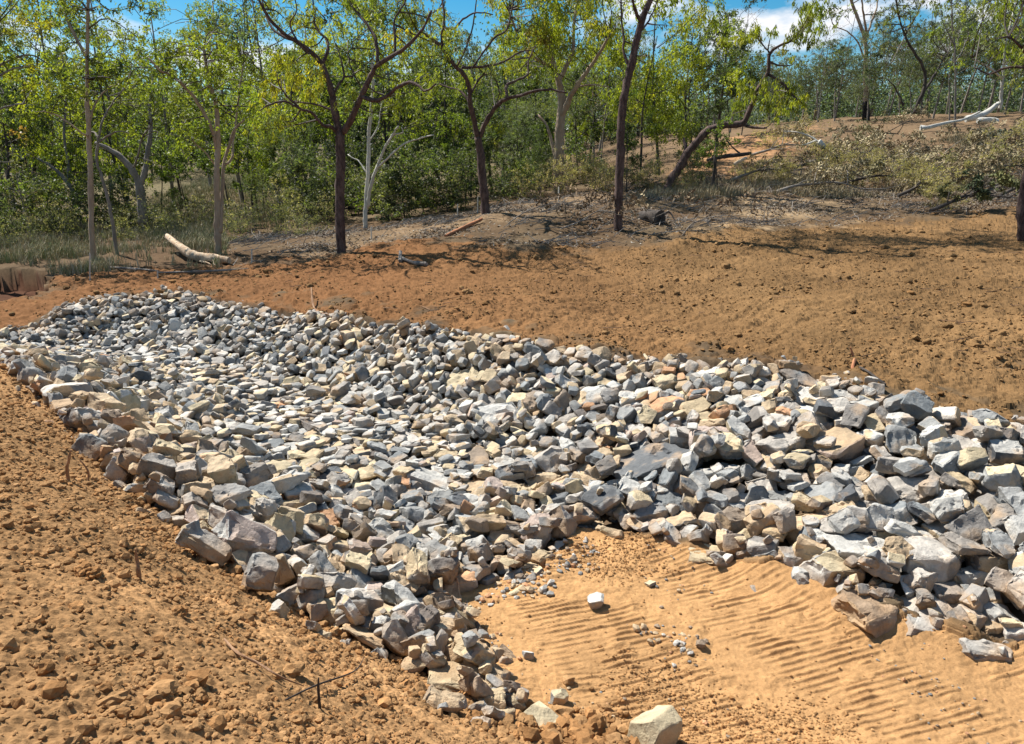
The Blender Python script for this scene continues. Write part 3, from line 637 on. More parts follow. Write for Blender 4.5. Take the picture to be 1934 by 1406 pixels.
for l, ks in grp.items():
    ks.sort(key=lambda k: rocks[k]['uv'][0])
    for n, k in enumerate(ks):
        lab = l if len(ks) == 1 else l + ', ' + (ORD[n] if n < len(ks) - 1 else 'rightmost')
        V, F, T = rock_geo(rocks[k], 0, 1000 + k); r = rocks[k]; zmin = V[:, 2].min()
        ob = link('rock', mesh_from('rock', V, F, MAT_ROCK, T, smooth=True, sharp=math.radians(26)), loc=(r['x'], r['y'], r['z']))
        tag(ob, lab, 'rock', 'stones of the rock lining')
def lone_rock(u, v, wpx, hr_, col, top, kd, label, seed):
    p = hit(u, v); d = proj(p)[2]; a = wpx * d / FPX; rng = np.random.default_rng(seed)
    S = np.array((a, a * 0.85, a * hr_)); R = np.array(Matrix.Rotation(rng.uniform(0, 6), 3, 'Z') @ Matrix.Rotation(rng.uniform(-0.3, 0.3), 3, 'X'))
    r = dict(p=BYK[kd][seed % len(BYK[kd])], S=S, R=R, col=col, top=top, amp=0.35); V, F, T = rock_geo(r, 0, seed)
    ob = link('rock', mesh_from('rock', V, F, MAT_ROCK, T, smooth=True, sharp=math.radians(26)), loc=(p.x, p.y, gz(p.x, p.y) - V[:, 2].min() - 0.12 * a)); tag(ob, label, 'rock', 'loose rocks off the lining')
lone_rock(1237, 1408, 90, 0.85, 'cream', 'cream', 'round', 'cream rounded rock alone on the sandy floor, biggest of the loose ones', 3)
lone_rock(1022, 1372, 62, 0.5, 'tan', 'cream', 'wedge', 'flat tan rock half buried in clods at the earth bank foot', 4)
lone_rock(1124, 1145, 30, 0.75, 'grey', 'light', 'blocky', 'fist-sized grey stone lying on the track-marked sand', 5)
lone_rock(1056, 1332, 30, 0.7, 'tan', 'cream', 'blocky', 'small tan stone casting a shadow by the earth clods', 6)
lone_rock(1228, 1108, 18, 0.4, 'light', 'cream', 'slab', 'thin pale chip of stone on the sand below the rock slope', 7)
lone_rock(996, 1246, 22, 0.7, 'grey', 'light', 'wedge', 'tiny grey stone on sand beside the left rock toe', 8)

# ================================================================== TREES
def tube(pts, rad, n=6, cap=True):
    pts = np.asarray(pts, float); rad = np.asarray(rad, float); m = len(pts)
    T = np.gradient(pts, axis=0); T /= np.linalg.norm(T, axis=1)[:, None] + 1e-9
    u = np.cross(T[0], (0.3, 0.9, 0.2)); u /= np.linalg.norm(u); V = []
    for i in range(m):
        u = u - T[i] * (u @ T[i]); u /= np.linalg.norm(u) + 1e-9; w_ = np.cross(T[i], u)
        a = np.arange(n) * 2 * math.pi / n; V.append(pts[i] + rad[i] * (1 + (0.10 * np.sin(7.1 * i + a * 3 + 1.3) + 0.06 * np.sin(3.7 * i + a * 5)) * (n > 6))[:, None] * (np.cos(a)[:, None] * u + np.sin(a)[:, None] * w_))
    V = np.vstack(V); i, j = np.meshgrid(np.arange(m - 1), np.arange(n), indexing='ij'); i, j = i.ravel(), j.ravel(); j2 = (j + 1) % n
    F = np.c_[i * n + j, i * n + j2, (i + 1) * n + j2, (i + 1) * n + j]
    if cap:
        V = np.vstack([V, pts[0], pts[-1]]); a, b = m * n, m * n + 1; k = np.arange(n); k2 = (k + 1) % n
        F = np.vstack([F, np.c_[k2, k, np.full(n, a), np.full(n, a)], np.c_[(m - 1) * n + k, (m - 1) * n + k2, np.full(n, b), np.full(n, b)]])
    return V, F
class MB:
    def __init__(s): s.V, s.F3, s.F4, s.T, s.n = [], [], [], [], 0
    def add(s, V, F, t=None):
        V = np.asarray(V, float); F = np.asarray(F); s.V.append(V)
        if F.shape[1] == 4:
            tri = F[:, 2] == F[:, 3]; s.F4.append(F[~tri] + s.n); s.F3.append(F[tri][:, :3] + s.n)
        else: s.F3.append(F + s.n)
        s.T.append(np.ones((len(V), 3)) * (0.3 if t is None else t)); s.n += len(V)
    def build(s, name, m, parent=None, origin=(0, 0, 0), smooth=True, sharp=None):
        F = [np.vstack(f) for f in (s.F4, s.F3) if len(f) and sum(map(len, f))]
        return link(name, mesh_from(name, np.vstack(s.V) - np.asarray(origin), F, m, np.vstack(s.T), smooth, sharp), parent)
def smooth_line(pts, k=4, wob=0.0, rng=None):
    pts = np.asarray(pts, float); n = len(pts); 
    if n < 3: t = np.linspace(0, 1, k * 2)[:, None]; q = pts[0] * (1 - t) + pts[-1] * t
    else:
        e = np.vstack([2 * pts[0] - pts[1], pts, 2 * pts[-1] - pts[-2]]); q = []
        for i in range(n - 1):
            a, b, c, d = e[i:i + 4]
            for t in np.arange(k) / k: q.append(0.5 * (2 * b + (c - a) * t + (2 * a - 5 * b + 4 * c - d) * t * t + (3 * b - a - 3 * c + d) * t ** 3))
        q.append(pts[-1]); q = np.array(q)
    if wob and rng is not None and len(q) > 2: q[1:-1] += rng.normal(0, wob, (len(q) - 2, 3))
    return q
LC = {'lime': (0.27, 0.29, 0.032), 'mid': (0.15, 0.195, 0.030), 'deep': (0.050, 0.070, 0.034), 'olive': (0.15, 0.15, 0.055), 'greyg': (0.135, 0.145, 0.095),
      'blueg': (0.085, 0.115, 0.085), 'yellow': (0.36, 0.30, 0.03), 'rust': (0.30, 0.14, 0.045), 'dry': (0.40, 0.33, 0.20), 'dead': (0.22, 0.15, 0.09), 'fern': (0.10, 0.135, 0.06)}
def pick(rng, pal, n):
    ks = list(pal); w_ = np.array([pal[k] for k in ks], float); w_ /= w_.sum(); c = np.array([LC[k] for k in ks])
    return c[rng.choice(len(ks), n, p=w_)]
def leaves(mb, rng, C, L, W, droop, pal, cl=None):
    """C (n,3) leaf bases"""
    n = len(C)
    if n == 0: return
    d = rng.normal(0, 1, (n, 3)); d /= np.linalg.norm(d, axis=1)[:, None]; d[:, 2] -= droop; d /= np.linalg.norm(d, axis=1)[:, None]
    s = np.cross(d, rng.normal(0, 1, (n, 3))); s /= np.linalg.norm(s, axis=1)[:, None] + 1e-9
    l = (L * rng.uniform(0.6, 1.3, n))[:, None]; w_ = (W * rng.uniform(0.6, 1.3, n))[:, None] * 0.5
    V = np.stack([C, C + d * l * 0.4 + s * w_, C + d * l, C + d * l * 0.45 - s * w_], 1).reshape(-1, 3)
    F = np.arange(n * 4).reshape(-1, 4)
    col = (pick(rng, pal, n) if cl is None else cl) * rng.uniform(0.75, 1.25, (n, 1))
    mb.add(V, F, np.repeat(col, 4, 0))
class Tree:
    def __init__(s, seed): s.rng = np.random.default_rng(seed); s.w = MB(); s.l = MB(); s.b = s.l; s.nodes = []; s.uv = []
    def limb(s, pts, r0, r1, n=7, k=4, wob=0.0):
        q = smooth_line(pts, k, wob, s.rng); t = np.linspace(0, 1, len(q)); rad = (r0 * (1 - t) + r1 * t) * (1 + 0.06 * s.rng.normal(0, 1, len(q)))
        V, F = tube(q, np.maximum(rad, 0.003), n); s.w.add(V, F)
        s.nodes += [(p, r) for p, r in zip(q, rad)]
    def traced(s, uvs, w0, w1, Y=None, drift=0.0, n=8):
        """limb measured in the photo: its start takes the depth of the limb it grows from"""
        if Y is None:
            k = int(np.argmin([(a - uvs[0][0]) ** 2 + (b - uvs[0][1]) ** 2 for a, b, _ in s.uv])); Y = s.uv[k][2]; w0 = w0
        m = len(uvs); ys = [Y + drift * i / max(1, m - 1) for i in range(m)]
        pts = [tuple(P(u, v, y)) for (u, v), y in zip(uvs, ys)]
        s.uv += [(u, v, y) for (u, v), y in zip(uvs, ys)]
        s.limb(pts, 0.5 * w0 * Y / FPX, 0.5 * w1 * ys[-1] / FPX, n, 4, 0.012 * Y / 25 * 0.6)
    def blob(s, C, r, n, pal, L, W, droop, twig=0.012, flat=0.75, link_=True):
        rng = s.rng; C = np.asarray(C, float)
        if link_ and s.nodes:
            N_ = np.array([p for p, _ in s.nodes]); Rn = np.array([q for _, q in s.nodes]); k = int(np.argmin(np.linalg.norm(N_ - C, axis=1) + np.where(N_[:, 2] > C[2] + 0.3, 1.5, 0))); a = N_[k]
            mid = (a + C) / 2 + rng.normal(0, 0.14, 3) * np.linalg.norm(C - a); q = smooth_line([a, mid, C], 3); V, F = tube(q, np.linspace(min(twig * 2, Rn[k]), twig * 0.7, len(q)), 4, False); s.b.add(V, F, (0.10, 0.08, 0.065))
        m = max(5, int(7 + r * 9)); sub = rng.normal(0, 0.55, (m, 3)) * r * (1, 1, flat) + C; hang = 0.22 if droop > 1.0 else 0.12
        for e in sub[:max(3, m // 2)]:
            q = smooth_line([C, (C + e) / 2 + rng.normal(0, 0.1 * r, 3), e], 2); V, F = tube(q, np.linspace(twig * 0.7, twig * 0.25, len(q)), 3, False); s.b.add(V, F, (0.10, 0.08, 0.065))
        k = rng.integers(m, size=n); ctr = sub[k] + rng.normal(0, 1, (n, 3)) * r * (0.11, 0.11, hang)
        shade_ = (pick(rng, pal, 1) * 0.5 + np.array([pick(rng, pal, 1)[0] for _ in range(m)])[k] * 0.35 + pick(rng, pal, n) * 0.15) * rng.uniform(0.62, 1.2)
        leaves(s.l, rng, ctr, L, W, droop, pal, shade_)
    def finish(s, name, base, bark, label, cat='tree', group=None, leafmat=None):
        root = bpy.data.objects.new(name, None); COL.objects.link(root); root.location = base; root.empty_display_size = 0.3
        tag(root, label, cat, group)
        s.w.build('trunk', BARK[bark], root, base)
        if s.l.n: s.l.build('crown', leafmat or MAT_LEAF, root, base, smooth=False)
        return root
def blobs_px(t, region, n, rpx, Y, dY, pal, dens, L=0.13, W=0.034, droop=1.2, seed=0, keep=None, twig=0.012):
    """foliage clusters spread through a measured outline, each at its own distance"""
    rng = np.random.default_rng(seed + 900); R_ = np.array(region, float); lo, hi = R_.min(0), R_.max(0); c = 0
    n = int(n * 0.66); dens = dens * 1.5
    while c < n:
        u, v = rng.uniform(lo, hi)
        if not inside(R_, np.array([u]), np.array([v]))[0]: continue
        y = Y + rng.uniform(-dY, dY); r = rng.uniform(*rpx) * y / FPX * 1.05
        t.blob(P(u, v, y), r, int(dens * r * r * rng.uniform(0.6, 1.3)), pal, L, W, droop, twig); c += 1
PA = {'lime': 4, 'mid': 3, 'yellow': 0.7, 'olive': 1.5}
# A: forked tree with rough red-brown bark
t = Tree(1)
t.traced([(645,490),(643,430),(642,370),(643,296),(642,250)], 18, 17, 22)
t.traced([(641,256),(635,222),(629,192),(627,174),(618,148),(609,122)], 14, 10)
t.traced([(609,124),(590,100),(561,80),(539,66),(516,44),(498,18),(480,-20),(470,-60)], 9, 3, drift=-1.2)
t.traced([(609,122),(620,92),(616,74),(598,55),(592,22),(590,-30)], 6, 2.5, drift=1.2)
t.traced([(561,80),(524,63),(505,37),(494,-5),(488,-50)], 5, 2, drift=1.5)
t.traced([(590,100),(575,96),(548,50),(560,20),(552,-20)], 4, 1.5, drift=-1)
t.traced([(648,250),(660,232),(672,207),(683,181),(701,144),(714,122),(746,104),(775,81),(798,55),(815,20)], 13, 4, drift=-1.5)
t.traced([(714,122),(709,74),(694,48),(676,26),(657,-4),(650,-50)], 7, 3, drift=1.5)
t.traced([(746,104),(746,74),(745,37),(764,7),(775,-40)], 5, 2, drift=0.7)
t.traced([(683,183),(709,190),(731,181),(753,163),(775,156),(790,162),(805,172),(823,159)], 8, 3, drift=-1.8)
t.traced([(638,250),(625,240),(609,237),(590,214),(568,207),(539,192),(505,200),(490,210)], 7, 2, drift=-1.6)
t.traced([(568,207),(550,190),(538,178),(527,160),(524,140)], 4, 1.5, drift=-0.5)
t.traced([(632,210),(605,200),(580,195),(561,193),(545,190)], 4, 2, drift=0.9)
t.traced([(630,176),(640,160),(650,145),(645,120),(640,100),(632,80)], 5, 2, drift=1.0)
t.traced([(650,145),(668,143),(660,120),(656,90)], 4, 1.5, drift=0.6)
blobs_px(t, [(470,-90),(500,60),(520,150),(560,205),(620,180),(680,160),(760,215),(830,190),(850,60),(830,-90)], 80, (13, 28), 23.4, 1.9, PA, 950, seed=1)
for u, v in [(528,150),(515,165),(560,150),(600,140),(500,190),(540,230),(500,245),(555,120),(750,60),(658,190)]:
    t.blob(P(u, v, 21.5), 0.3, 110, {'yellow': 3, 'lime': 4}, 0.13, 0.034, 1.4)
t.finish('forked_tree', P(644, 478, 22), 'red', 'forked tree with rough red-brown trunk standing at the dirt edge, widest spreading crown')
# B
t = Tree(2)
t.traced([(918,412),(915,370),(911,333),(907,288),(903,259)], 17, 13, 27)
t.traced([(903,262),(894,222),(888,196),(886,163),(875,140),(857,122),(835,92),(812,70),(790,60),(779,40),(764,30)], 10, 3.5, drift=-2)
t.traced([(904,262),(923,222),(938,200),(960,185),(983,181),(1012,172),(1042,170),(1070,176)], 9, 3, drift=-1.5)
t.traced([(958,186),(957,163),(975,152),(997,141),(998,115),(1010,90)], 6, 2, drift=1.5)
t.traced([(888,196),(875,177),(864,170),(849,166),(830,158)], 5, 2, drift=1)
t.traced([(849,112),(835,81),(838,55),(857,55),(875,37),(901,24),(931,28)], 6, 2, drift=-1)
t.traced([(838,57),(838,22),(834,-15),(828,-50)], 5, 2, drift=0.8)
t.traced([(872,128),(912,126),(949,118),(979,100),(1000,95)], 5, 2, drift=1.2)
t.traced([(864,125),(886,74),(897,22),(902,-20)], 3.5, 1.5, drift=-0.5)
t.traced([(892,130),(931,74),(957,55),(968,10),(975,-30)], 4, 2, drift=1)
t.traced([(888,180),(905,150),(925,140),(940,160),(945,190)], 4, 1.5, drift=0.9)
blobs_px(t, [(770,-80),(780,20),(800,110),(850,110),(860,190),(900,170),(950,190),(1040,190),(1010,90),(900,60),(870,-80)], 36, (12, 24), 28.2, 1.8, {'mid': 3, 'lime': 3, 'greyg': 2, 'olive': 2}, 520, seed=2)
t.finish('forked_tree', P(916, 406, 27), 'red', 'forked dark red tree whose sprawling limbs cross a white cloud')
# C: tall dark trunk crossing the whole height
t = Tree(3)
t.traced([(1167,440),(1168,400),(1169,356),(1172,284),(1174,231),(1177,196),(1185,153),(1194,117),(1204,71),(1213,36),(1228,0),(1240,-45),(1248,-110),(1260,-190)], 17, 9, 23)
t.traced([(1190,130),(1178,100),(1178,71),(1174,40),(1172,-20),(1165,-70)], 5, 2, drift=1)
t.traced([(1212,45),(1203,28),(1197,7),(1188,-30),(1180,-90)], 7, 3, drift=-1)
t.traced([(1209,60),(1222,45),(1231,28),(1242,0),(1250,-40)], 4, 1.5, drift=0.8)
t.traced([(1245,-80),(1290,-140),(1340,-190),(1380,-220)], 8, 3, drift=-1)
t.traced([(1240,-60),(1200,-130),(1150,-190),(1110,-220)], 8, 3, drift=1)
t.traced([(1255,-140),(1265,-220),(1290,-300)], 8, 3)
t.traced([(1248,-100),(1300,-150),(1360,-160),(1420,-150)], 8, 3, drift=2.5)
for k in range(80):  # unseen crown above the view, spread rightward to cast shade on the dirt slope
    c = Vector((t.rng.uniform(1.5, 9.5), 25.6 + t.rng.normal(0, 1.3), 10.0 + t.rng.uniform(-0.9, 1.6)))
    t.blob(c, t.rng.uniform(0.45, 0.85), 260, {'lime': 3, 'mid': 3, 'olive': 1}, 0.14, 0.036, 1.2)
blobs_px(t, [(1140,-60),(1150,40),(1180,100),(1240,120),(1262,40),(1230,-60)], 9, (8, 14), 23, 1.2, {'mid': 2, 'olive': 2, 'rust': 1}, 420, seed=3)
t.finish('tall_tree', P(1167, 432, 23), 'red', 'tall single dark red trunk leaning slightly right through the top of the view')
# D: leaning tree
t = Tree(4)
t.traced([(1256,372),(1262,355),(1270,338),(1285,313),(1302,285),(1320,263),(1341,245),(1370,237),(1398,235),(1409,224),(1420,199),(1427,178),(1441,153),(1452,132),(1453,103),(1469,89),(1494,78)], 18, 3.5, 31)
t.traced([(1452,142),(1476,156),(1498,181),(1515,195)], 5, 2, drift=-1)
t.traced([(1454,118),(1473,124),(1494,124)], 4, 1.5, drift=0.7)
t.traced([(1402,236),(1427,242),(1448,242)], 6, 3, drift=-0.6)
t.traced([(1285,313),(1294,280),(1292,262)], 9, 5, drift=0.5)
t.traced([(1453,100),(1440,84),(1430,70)], 3, 1.5, drift=0.4)
for u, v, r, n in [(1400,190,18,240),(1415,165,18,240),(1438,168,20,260),(1395,205,14,170),(1450,195,18,240),(1470,180,20,260),(1490,195,20,240),(1512,190,16,200),(1500,165,14,160),(1475,215,14,150),
                   (1418,62,16,220),(1402,72,12,150),(1435,55,14,160),(1460,60,12,100),(1500,70,18,260),(1515,50,20,330),(1530,30,22,360),(1540,5,22,330),(1510,15,16,240),(1525,75,14,160),(1480,95,10,60),(1500,110,12,70),(1545,55,16,200)]:
    y = 31 + t.rng.uniform(-1.5, 1.2); t.blob(P(u, v, y), r * y / FPX, n, {'lime': 5, 'mid': 2, 'yellow': 1.2}, 0.17, 0.04, 1.7)
t.finish('leaning_tree', P(1258, 367, 31), 'red', 'dark tree leaning far over to the right with drooping bright green leaf clumps')
# E: pale gum
t = Tree(5)
t.traced([(412,485),(411,440),(410,407),(410,333),(412,277),(410,222),(407,192),(399,166),(392,140),(385,90)], 13, 5, 24)
t.traced([(409,282),(399,240),(377,200),(355,170),(325,144),(303,133),(280,110)], 7, 3, drift=-1)
t.traced([(415,440),(418,392),(420,351),(422,314),(433,274),(444,244),(462,226)], 9, 3, drift=0.8)
t.traced([(408,316),(407,314),(392,292),(373,275),(362,264)], 4, 1.5, drift=-0.8)
t.traced([(422,314),(438,300),(440,270),(448,210),(452,170),(460,120)], 5, 2, drift=1.2)
blobs_px(t, [(265,90),(300,60),(380,90),(480,60),(500,150),(470,230),(430,200),(380,280),(330,300),(320,190)], 60, (13, 26), 24.3, 2.0, {'mid': 4, 'lime': 4, 'olive': 1.5, 'deep': 0.6}, 900, 0.10, 0.05, 0.5, seed=5)
blobs_px(t, [(330,-80),(395,-60),(500,-70),(500,60),(380,90),(400,20)], 14, (12, 20), 25, 1.5, {'mid': 2, 'blueg': 2, 'deep': 1}, 600, 0.10, 0.05, 0.5, seed=55)
t.finish('gum_tree', P(411, 478, 24), 'pale', 'gum tree with smooth orange-cream double trunk behind the peeled log')
# F, G, H, I on the left
t = Tree(6)
t.traced([(176,500),(173,440),(172,370),(170,296),(167,240),(165,185),(165,111),(166,37),(168,-30),(170,-80)], 11, 4, 23.5)
t.traced([(164,110),(141,67),(122,22),(110,-20),(100,-60)], 6, 2, drift=1)
t.traced([(170,260),(155,252),(120,225),(90,212),(65,212)], 4, 1.5, drift=-1)
t.traced([(168,240),(178,200),(200,170),(230,155)], 4, 1.5, drift=1.2)
blobs_px(t, [(60,-70),(70,60),(90,190),(150,240),(220,230),(265,120),(270,-70)], 62, (13, 27), 24, 2.2, {'mid': 4, 'lime': 3, 'olive': 1.5, 'deep': 1}, 800, 0.10, 0.05, 0.5, seed=6)
t.finish('gum_tree', P(175, 494, 23.5), 'pale', 'slender straight gum with pinkish trunk, leftmost of the near trees')
t = Tree(7)
t.traced([(226,505),(220,470),(216,444),(207,388),(192,333),(183,307),(185,266),(188,255)], 7, 4, 24.5)
t.traced([(186,268),(207,255),(225,248),(245,252)], 4, 1.5, drift=-0.6)
t.traced([(186,262),(178,250),(165,250)], 4, 2, drift=0.5)
t.traced([(187,255),(195,225),(215,190),(240,160),(250,120)], 4, 1.5, drift=1)
blobs_px(t, [(190,100),(200,200),(260,230),(300,180),(290,90)], 16, (12, 20), 26, 1.5, {'mid': 3, 'lime': 2, 'deep': 1}, 600, 0.10, 0.05, 0.5, seed=7)
t.finish('gum_tree', P(224, 496, 24.5), 'grey', 'thin grey kinked tree with a broken white limb, right of the slender gum')
t = Tree(8)
t.traced([(271,425),(268,390),(263,351),(248,318),(222,292),(196,277),(180,270)], 18, 5, 31)
t.traced([(263,352),(275,320),(280,280),(285,240),(283,200),(290,150)], 11, 4, drift=1)
t.traced([(250,320),(262,290),(268,260),(285,238)], 4, 2, drift=-1)
blobs_px(t, [(200,120),(210,240),(260,310),(330,320),(360,220),(330,110)], 42, (12, 24), 31.5, 2.5, {'deep': 3, 'mid': 3, 'olive': 1, 'lime': 1}, 420, 0.13, 0.06, 0.5, seed=8)
t.finish('gum_tree', P(270, 410, 31), 'grey', 'stout grey-brown trunk splitting into a thick limb leaning left')
t = Tree(9)
t.traced([(150,440),(146,410),(137,362),(118,333),(92,311),(70,300)], 10, 4, 34)
t.traced([(130,350),(128,300),(120,250),(125,180),(118,100)], 6, 3, drift=1)
blobs_px(t, [(20,60),(30,260),(90,330),(170,300),(170,60)], 34, (12, 24), 35, 2.5, {'deep': 3, 'mid': 3, 'olive': 2}, 380, 0.14, 0.06, 0.5, seed=9)
t.finish('gum_tree', P(149, 432, 34), 'grey', 'grey bent trunk leaning left among the left-hand undergrowth')
t = Tree(10)
t.traced([(-90,520),(-80,400),(-70,250),(-40,150),(-20,60)], 16, 7, 24)
t.traced([(-60,220),(-20,140),(30,110),(60,105),(90,120)], 6, 2, drift=0.8); t.traced([(-50,180),(-10,150),(25,130),(70,125)], 5, 2, drift=-0.8); t.traced([(-70,250),(-20,215),(20,200),(50,195)], 5, 2)
blobs_px(t, [(-60,-60),(-60,180),(20,240),(60,170),(92,60),(60,-60)], 46, (13, 25), 24, 2, {'lime': 4, 'yellow': 1.4, 'mid': 2}, 850, 0.10, 0.05, 0.6, seed=10)
blobs_px(t, [(-60,180),(-60,300),(30,320),(60,250),(40,190)], 16, (12, 20), 25, 1.5, {'mid': 2, 'olive': 2, 'rust': 0.4}, 600, 0.10, 0.05, 0.6, seed=11)
t.finish('gum_tree', P(-90, 512, 24), 'grey', 'yellow-green crown reaching in from the left edge of the clearing')
# J: white trunk
t = Tree(12)
t.traced([(690,438),(690,410),(692,370),(696,314),(696,259),(700,214),(705,166),(703,120),(708,80)], 9, 4, 30)
t.traced([(694,392),(698,362),(709,325),(724,285),(742,255),(753,238)], 7, 3, drift=-1)
t.traced([(712,318),(724,307),(757,277),(790,262),(820,255)], 4, 2, drift=-1)
t.traced([(742,256),(760,250),(758,240)], 3, 1.5); t.traced([(692,328),(679,307),(657,292)], 3, 1.5, drift=0.6)
t.traced([(697,270),(715,235),(720,200),(730,180)], 3, 1.5, drift=0.8)
blobs_px(t, [(650,60),(660,220),(720,230),(800,250),(860,230),(850,120),(740,60)], 44, (14, 27), 31.5, 2.5, {'mid': 4, 'lime': 2.5, 'deep': 1.5}, 430, 0.13, 0.055, 0.6, seed=12)
t.finish('gum_tree', P(690, 431, 30), 'white', 'white-trunked gum with bare forked white limbs, right of the widest tree')
# K: grey gum with broad crown
t = Tree(13)
t.traced([(1053,388),(1053,350),(1055,314),(1056,259),(1060,222),(1060,185),(1056,155),(1045,120),(1030,70)], 24, 8, 35)
t.traced([(1060,222),(1070,200),(1076,185),(1086,166),(1108,137),(1130,104),(1150,70)], 13, 4, drift=-1.5)
t.traced([(1050,300),(1045,281),(1034,240),(1016,218)], 8, 4, drift=1)
t.traced([(1045,125),(1010,110),(980,70),(960,20)], 7, 2.5, drift=-1.2); t.traced([(1058,150),(1080,100),(1085,40),(1095,-20)], 8, 3, drift=1); t.traced([(1088,165),(1120,160),(1150,165)], 4, 1.5)
blobs_px(t, [(930,-90),(930,60),(970,130),(1040,150),(1100,130),(1150,80),(1165,-20),(1160,-90)], 110, (15, 30), 34.5, 3.2, {'lime': 5, 'mid': 2.5, 'yellow': 0.6, 'rust': 0.3}, 600, 0.16, 0.05, 1.3, seed=13)
t.finish('gum_tree', P(1053, 378, 35), 'pale', 'thick pale grey-brown trunk under a broad bright green crown')
# L: on the hill
t = Tree(14)
t.traced([(1635,196),(1635,178),(1635,150),(1635,124),(1634,78),(1624,46),(1610,7),(1596,-40)], 9.5, 4, 58)
t.traced([(1634,80),(1636,60),(1631,28),(1626,-10)], 5, 2.5, drift=-1.5); t.traced([(1634,78),(1645,43),(1656,14),(1660,-20)], 4, 2, drift=1.5); t.traced([(1632,110),(1620,80),(1600,60),(1580,52)], 3, 1.5, drift=-1)
blobs_px(t, [(1560,-60),(1566,70),(1590,60),(1610,-20),(1650,-10),(1680,20),(1690,-60)], 26, (10, 20), 58, 4, {'greyg': 2, 'mid': 2, 'deep': 1, 'olive': 1}, 150, 0.22, 0.08, 1.0, seed=14, twig=0.02)
rt = t.finish('hill_tree', P(1635, 228, 58), 'pale', 'pale slim tree with scorched black base alone on the hill')
q = smooth_line([tuple(P(1636, 236, 57.98)), tuple(P(1635, 215, 57.98)), tuple(P(1635, 192, 57.99))], 4); V, F = tube(q, np.linspace(0.30, 0.21, len(q)), 10); mb = MB(); mb.add(V, F)
tag(mb.build('scorched_base', BARK['burnt'], rt, P(1635, 228, 58)), 'scorched black trunk base')
# M: dark leaning pair on the crest, thin pole tree, white gum
t = Tree(15)
t.traced([(1728,215),(1733,196),(1745,171),(1747,142),(1740,120),(1731,107),(1718,85),(1709,68),(1695,21),(1690,-20)], 7, 2.5, 50)
t.traced([(1740,182),(1755,158),(1768,138),(1780,115),(1790,100)], 5, 2, drift=1); t.traced([(1706,200),(1700,185),(1690,165),(1676,150)], 4, 1.5, drift=0); t.traced([(1709,68),(1725,40),(1740,10)], 3, 1.5, drift=-1)
blobs_px(t, [(1650,-30),(1660,90),(1700,110),(1720,90),(1780,110),(1800,60),(1760,-40)], 34, (10, 19), 50, 4, {'greyg': 3, 'mid': 2, 'olive': 2}, 190, 0.2, 0.07, 1.0, seed=15, twig=0.018)
t.finish('hill_tree', P(1730, 210, 50), 'dark', 'black-limbed tree forking low on the crest with airy grey-green leaves')
t = Tree(16)
t.traced([(1804,240),(1804,200),(1805,142),(1802,85),(1798,36),(1796,-30)], 4, 2, 46); t.traced([(1804,120),(1820,90),(1830,60)], 2.5, 1, drift=1); t.traced([(1803,90),(1790,60),(1780,40)], 2.5, 1)
blobs_px(t, [(1760,-50),(1770,90),(1800,150),(1830,110),(1840,-50)], 26, (9, 17), 46, 2.5, {'greyg': 2, 'mid': 3, 'lime': 1}, 200, 0.2, 0.07, 1.0, seed=16)
t.finish('hill_tree', P(1804, 236, 46), 'grey', 'thin straight pole-like tree rising from the felled branches')
t = Tree(17)
t.traced([(1888,206),(1891,192),(1892,160),(1896,124),(1900,80),(1915,20)], 6.5, 3, 52)
t.traced([(1894,150),(1870,130),(1850,118),(1836,110)], 4, 2, drift=-1); t.traced([(1896,124),(1920,110),(1950,95)], 3, 1.5)
blobs_px(t, [(1840,-50),(1845,90),(1880,150),(1960,150),(1960,-50)], 40, (12, 22), 50, 4, {'greyg': 2, 'mid': 3, 'lime': 1, 'deep': 1}, 170, 0.22, 0.08, 1.0, seed=17, twig=0.018)
t.finish('hill_tree', P(1889, 204, 52), 'white', 'white-barked gum at the right end of the crest')
t = Tree(18)
t.traced([(1934,455),(1931,430),(1930,400),(1934,360),(1945,310),(1965,240),(1975,150),(1985,50)], 20, 12, 21)
t.traced([(1972,170),(1950,120),(1930,90),(1905,70),(1890,72)], 7, 2, drift=-0.8); t.traced([(1975,150),(1940,130),(1900,128),(1868,140),(1840,128)], 6, 2, drift=0.8); t.traced([(1985,60),(2030,0),(2060,-60)], 8, 3)
blobs_px(t, [(1850,20),(1870,150),(1940,160),(2050,120),(2060,-120),(1930,-80)], 34, (14, 27), 21, 1.8, {'lime': 4, 'mid': 2.5, 'olive': 1}, 620, seed=18)
for k in range(22):
    a = t.rng.uniform(0, 6.28); rr_ = t.rng.uniform(0.3, 3.0); c = P(2040, -60, 21) + Vector((rr_ * math.cos(a), rr_ * math.sin(a), t.rng.uniform(-1, 2.2))); t.blob(c, 0.6, 220, {'lime': 3, 'mid': 3}, 0.14, 0.036, 1.2)
t.finish('gum_tree', P(1932, 449, 21), 'red', 'dark trunk cut by the right edge of the view, rising from bare dirt')

